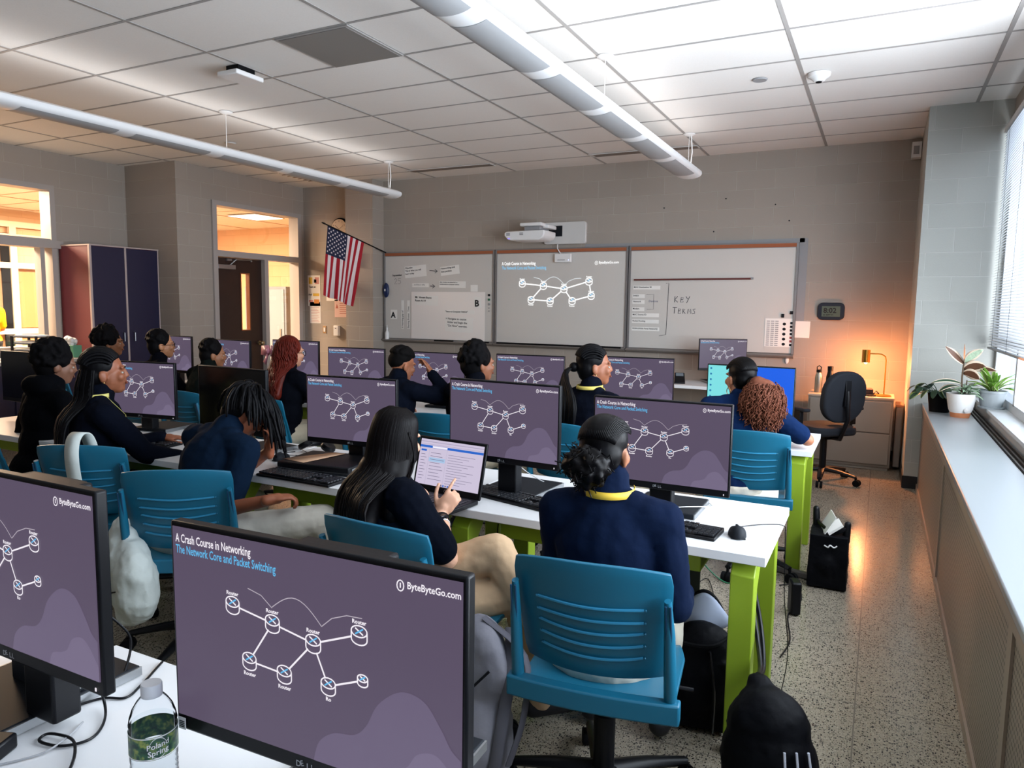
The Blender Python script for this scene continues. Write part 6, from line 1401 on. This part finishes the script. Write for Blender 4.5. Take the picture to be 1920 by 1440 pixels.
m_ = MB(); m_.tube([(-.10, -.095, .145), (-.09, -.1, .15)], .012, n=8); obj('tag', m_, M_white, parent=t)
t, o = softbag('drawstring_bag', 'black drawstring sack with three white stripes in front of the green table leg', (-.225, 2.22, 0), 4, lambda b: (b.ell((0, 0, .17), (.15, .12, .17)), b.ell((-.005, .01, .27), (.125, .10, .13)), b.ell((-.02, .03, .345), (.08, .07, .05)), b.ell((-.04, .07, .385), (.04, .035, .03))), M_bagb, cat='bag', disp=.025)
m_ = MB()
for k in range(3):
    pts = bez([(.045+k*.032, -.118+k*.024, .285-k*.006), (.055+k*.034, -.148+k*.030, .20), (.070+k*.032, -.150+k*.034, .12), (.085+k*.028, -.13+k*.034, .03)], 6); m_.tube(pts, .0075, n=6, flat=.5)
obj('stripes', m_, mat('stripe_white', 'b9bcc8', rough=.5), parent=o, smooth=60, label='three white stripes')
m_ = MB(); m_.tube(bez([(-.045, .09, .40), (-.05, .22, .38), (-.085, .40, .45), (-.145, .52, .655)], 6), .008, n=8); m_.tube(bez([(-.05, .09, .40), (-.04, .24, .36), (-.07, .44, .44), (-.14, .56, .655)], 6), .008, n=8); obj('drawstring', m_, M_black, parent=t, label='thin black cords running up to the table frame')
t, o = softbag('tote_bag', 'black upright bag with white papers sticking out, beside the front row table leg', (-.185, 4.40, 0), 0, lambda b: (b.box((0, 0, .16), (.20, .24, .30)), b.ell((0, 0, .14), (.11, .14, .14))), M_bagb, cat='bag', disp=.015, sm=6)
m_ = MB(); m_.cap((-.075, .08, .28), (-.085, .10, .40), .022, .018); m_.cap((.085, -.06, .28), (.09, -.05, .37), .022, .018); m_.tube(bez([(-.07, .08, .34), (-.04, .0, .33), (.03, -.08, .32), (.085, -.06, .35)], 4), .01, n=6); obj('handle', m_, M_black, parent=t)
m_ = MB(); m_.box((-.02, 0, .345), (.004, .18, .14), ry=.5, rz=.2); m_.box((.02, -.04, .345), (.012, .14, .09), ry=.9, rz=.2); obj('papers', m_, M_paper, parent=t)
m_ = MB(); m_.tube(bez([(-.02, -.125, .255), (.0, -.135, .25), (.01, -.132, .262), (.03, -.135, .252), (.045, -.13, .262)], 4), .004, n=6); obj('stitching', m_, M_white, parent=t)
t, o = softbag('canvas_bag', 'pale white-green canvas bag hanging from the back of the second chair', (-2.70, 1.86, 0), -20, lambda b: (b.ell((0, 0, .42), (.22, .09, .17)), b.ell((-.08, 0, .52), (.12, .06, .14)), b.ell((.06, 0, .36), (.15, .09, .12))), M_bagw, cat='bag', disp=.045, sm=2)
m_ = MB(); m_.tube(bez([(.02, -.085, .46), (.05, -.10, .40), (.03, -.09, .34)], 5), .004, n=6); m_.tube(bez([(-.12, -.08, .42), (.0, -.10, .38), (.14, -.07, .42)], 5), .003, n=6); obj('pocket_zipper', m_, M_dark, parent=t)
m_ = MB(); P_ = bez([(-3.33, 2.02, .60), (-3.34, 2.0, .80), (-3.36, 2.02, .90), (-3.37, 2.06, .935), (-3.37, 2.10, .90), (-3.34, 2.12, .75)], 8); P_ = [Vector(p) for p in P_]; vs = []
for p in P_: vs += [p+Vector((-.035, -.01, 0)), p+Vector((.035, .01, 0))]
m_.add(vs, [(2*i, 2*i+1, 2*i+3, 2*i+2) for i in range(len(P_)-1)])
P2 = bez([(-3.33, 2.02, .62), (-3.25, 1.97, .50), (-3.05, 1.92, .44), (-2.92, 1.90, .48)], 8); vs = []
for p in P2: p = Vector(p); vs += [p+Vector((-.01, 0, -.035)), p+Vector((.01, 0, .035))]
m_.add(vs, [(2*i, 2*i+1, 2*i+3, 2*i+2) for i in range(len(P2)-1)])
T_ = Matrix.Translation((-2.76, 1.86, 0)) @ Matrix.Rotation(math.radians(-20), 4, 'Z'); m_.v = [tuple(T_.inverted() @ Vector(v)) for v in m_.v]
obj('strap', m_, M_bagw, parent=t, solid=.006, smooth=80, label='wide pale strap over the chair back')
m_ = MB(); m_.box((-.62, 4.36, .478), (.30, .24, .02), rz=.1); tag(obj('folded_paper', m_, M_paper, bevel=.004), 'white folded sheets on the seat under the curly ponytail', 'papers')
m_ = MB(); m_.bb((-.72, .0, 0), (-.71, .01, .01)) if False else None
# ============================================================ PLANTS
def leafblade(mb, base, d, L_, w_, droop=.5, fold=.15, mi=0, n=8, twist=0, edge=None):
    d = Vector(d).normalized(); up = Vector((0, 0, 1)); side = d.cross(up); side = side.normalized() if side.length > .05 else Vector((1, 0, 0)); p = Vector(base); vs = []; v = d.copy(); P = []
    for k in range(n+1):
        f = k/n; ww = w_*math.sin(math.pi*min(1, f*.96+.03))**.7/2; nrm = side.cross(v).normalized(); s2 = (side*math.cos(twist)+nrm*math.sin(twist))
        for q in (-1, -.62, 0, .62, 1): vs.append(p+s2*ww*q+nrm*abs(q)*ww*fold)
        v = (v-Vector((0, 0, 1))*droop/n).normalized(); p = p+v*L_/n
    k0 = len(mb.v)
    mb.mi = mi; fs = []; mm = []
    for k in range(n):
        for j in range(4): fs.append((k*5+j, k*5+j+1, (k+1)*5+j+1, (k+1)*5+j)); mm.append(edge if (edge is not None and j in (0, 3)) else mi)
    s = len(mb.m); mb.add(vs, fs); mb.m[s:] = mm
def stalk(mb, a, b, r=.003): mb.tube([a, ((a[0]+b[0])/2, (a[1]+b[1])/2, (a[2]+b[2])/2+.01), b], r, n=6)
rr = random.Random(2)
gd, gl, gv, gp, gb = mat('leaf_dark', '1f3a26', rough=.4), mat('leaf_light', '6f9a3a', rough=.4), mat('leaf_variegated', '9fb39a', rough=.45, var=.5, vs=90), mat('leaf_pale_edge', 'd2c0ac', rough=.4), mat('leaf_bronze', '5a3c2c', rough=.35, var=.2, vs=40)
soil = mat('soil', '2a1d16', rough=.9)
t = thing('potted_plant', 'plant with bronze and silvery leaves in a white pot with a terracotta foot', 'plant', (.575, 6.36, LZ))
m_ = MB(); m_.lathe([(0, .035), (.068, .035), (.080, .06), (.100, .175), (.102, .18), (.096, .18), (.090, .165), (0, .165)], n=40); pt = obj('pot', m_, mat('white_pot', 'dcdad8', rough=.35), parent=t)
m_ = MB(); m_.lathe([(0, 0), (.062, 0), (.070, .036), (0, .036)], n=40); obj('pot_foot', m_, mat('terracotta', 'b8734c', rough=.6), parent=pt)
m_ = MB(); m_.T = Matrix.Translation((.03, -.083, .06)) @ Matrix.Rotation(.12, 4, 'X'); m_.ell((0, 0, 0), (.016, .004, .018)); obj('watering_spout', m_, mat('white_pot2', 'c9c6c4', rough=.4), parent=pt)
m_ = MB(); m_.lathe([(0, .168), (.090, .168)], n=30, closed=True); obj('soil', m_, soil, parent=pt)
m_ = MB(); m_.tube([(0, 0, .16), (-.005, 0, .30), (.0, .0, .42)], .006, n=8); m_.tube([(.02, 0, .16), (.03, .02, .28)], .004, n=6); obj('stem', m_, mat('stem_brown', '4a3a28', rough=.6), parent=t)
for (x, z, dx, dz, L_, w_, dr, mi, tw) in ((0, .40, -.75, .75, .19, .06, .0, 'b', 1.35), (0, .41, -.05, 1, .15, .095, .0, 'b', 1.35), (0, .41, .65, .8, .16, .07, .3, 'v', 1.35), (.0, .36, .6, .35, .15, .085, .5, 'b', 1.35), (.02, .36, 1, .25, .19, .05, .4, 'b', 1.35), (0, .33, .35, .1, .13, .08, .9, 'b', 1.35), (0, .25, -1, .55, .22, .034, .9, 'd', .9), (-.02, .23, -.8, .3, .15, .06, 1.2, 'd', .3)):
    m_ = MB(); leafblade(m_, (x, 0, z), (dx, -.25, dz), L_, w_, dr, .12, 0, edge=1, twist=tw); obj('leaf', m_, [{'b': gb, 'v': gv, 'd': gd}[mi], gp], parent=t, solid=.0015, smooth=80)
for k in range(26):
    a = rr.uniform(0, 6.28); m_ = MB(); el = rr.uniform(.3, 1.2); leafblade(m_, (.02+rr.uniform(-.03, .03), rr.uniform(-.03, .03), .17+rr.uniform(0, .05)), (math.cos(a), math.sin(a)*.8, el), rr.uniform(.08, .13), .032, 1.2, .1, 0, n=5, edge=1, twist=rr.uniform(-.4, .4)); obj('leaf', m_, [gv, mat('leaf_mid', '5f7d5c', rough=.4)], parent=t, solid=.001, smooth=80)
t = thing('potted_plant', 'dark leafy plant in a black pot behind the white pot', 'plant', (.455, 6.62, LZ))
m_ = MB(); m_.lathe([(0, 0), (.07, 0), (.088, .15), (.08, .15), (.075, .13), (0, .13)], n=32); pt = obj('pot', m_, M_blackm, parent=t); m_ = MB(); m_.lathe([(0, .132), (.075, .132)], closed=True); obj('soil', m_, soil, parent=pt)
for k in range(20):
    a = rr.uniform(0, 6.28); b_ = Vector((.05*math.cos(a), .05*math.sin(a), .14)); e = Vector((math.cos(a)*rr.uniform(.08, .15)-.03, math.sin(a)*.1, rr.uniform(.14, .22)))
    m_ = MB(); leafblade(m_, e, (math.cos(a), math.sin(a)*.7, -.1), rr.uniform(.08, .12), .055, 1.2, .12, 0, n=6, edge=1 if k % 3 == 0 else None, twist=rr.uniform(-.5, .5)); stalk(m_, b_, e, .0025); obj('leaf', m_, [gd, mat('leaf_yellow_edge', '7f8f4a', rough=.4)], parent=t, solid=.001, smooth=80)
t = thing('potted_plant', 'light green plant in a gray pot on the window sill', 'plant', (.775, 6.42, .845))
m_ = MB(); m_.lathe([(0, 0), (.085, 0), (.088, .012), (.07, .014), (.075, .03), (.092, .12), (.098, .12), (.098, .135), (.088, .135), (.082, .12), (0, .12)], n=40); pt = obj('pot', m_, mat('gray_pot', 'a3a9ad', rough=.4), parent=t); m_ = MB(); m_.lathe([(0, .122), (.082, .122)], closed=True); obj('soil', m_, soil, parent=pt)
for k in range(34):
    a = rr.uniform(0, 6.28); m_ = MB(); el = rr.uniform(.35, 1.6); leafblade(m_, (.02*math.cos(a), .02*math.sin(a), .125), (math.cos(a)*.6-.15*0, math.sin(a)*.5, el), rr.uniform(.14, .23)*(1.1 if el > 1.2 else 1), .036, rr.uniform(.8, 1.6), .15, 0, n=8, edge=1 if k % 2 else None, twist=rr.uniform(-.3, .3)); obj('leaf', m_, [gl, mat('leaf_cream', 'c4cf9a', rough=.4)], parent=t, solid=.001, smooth=80)
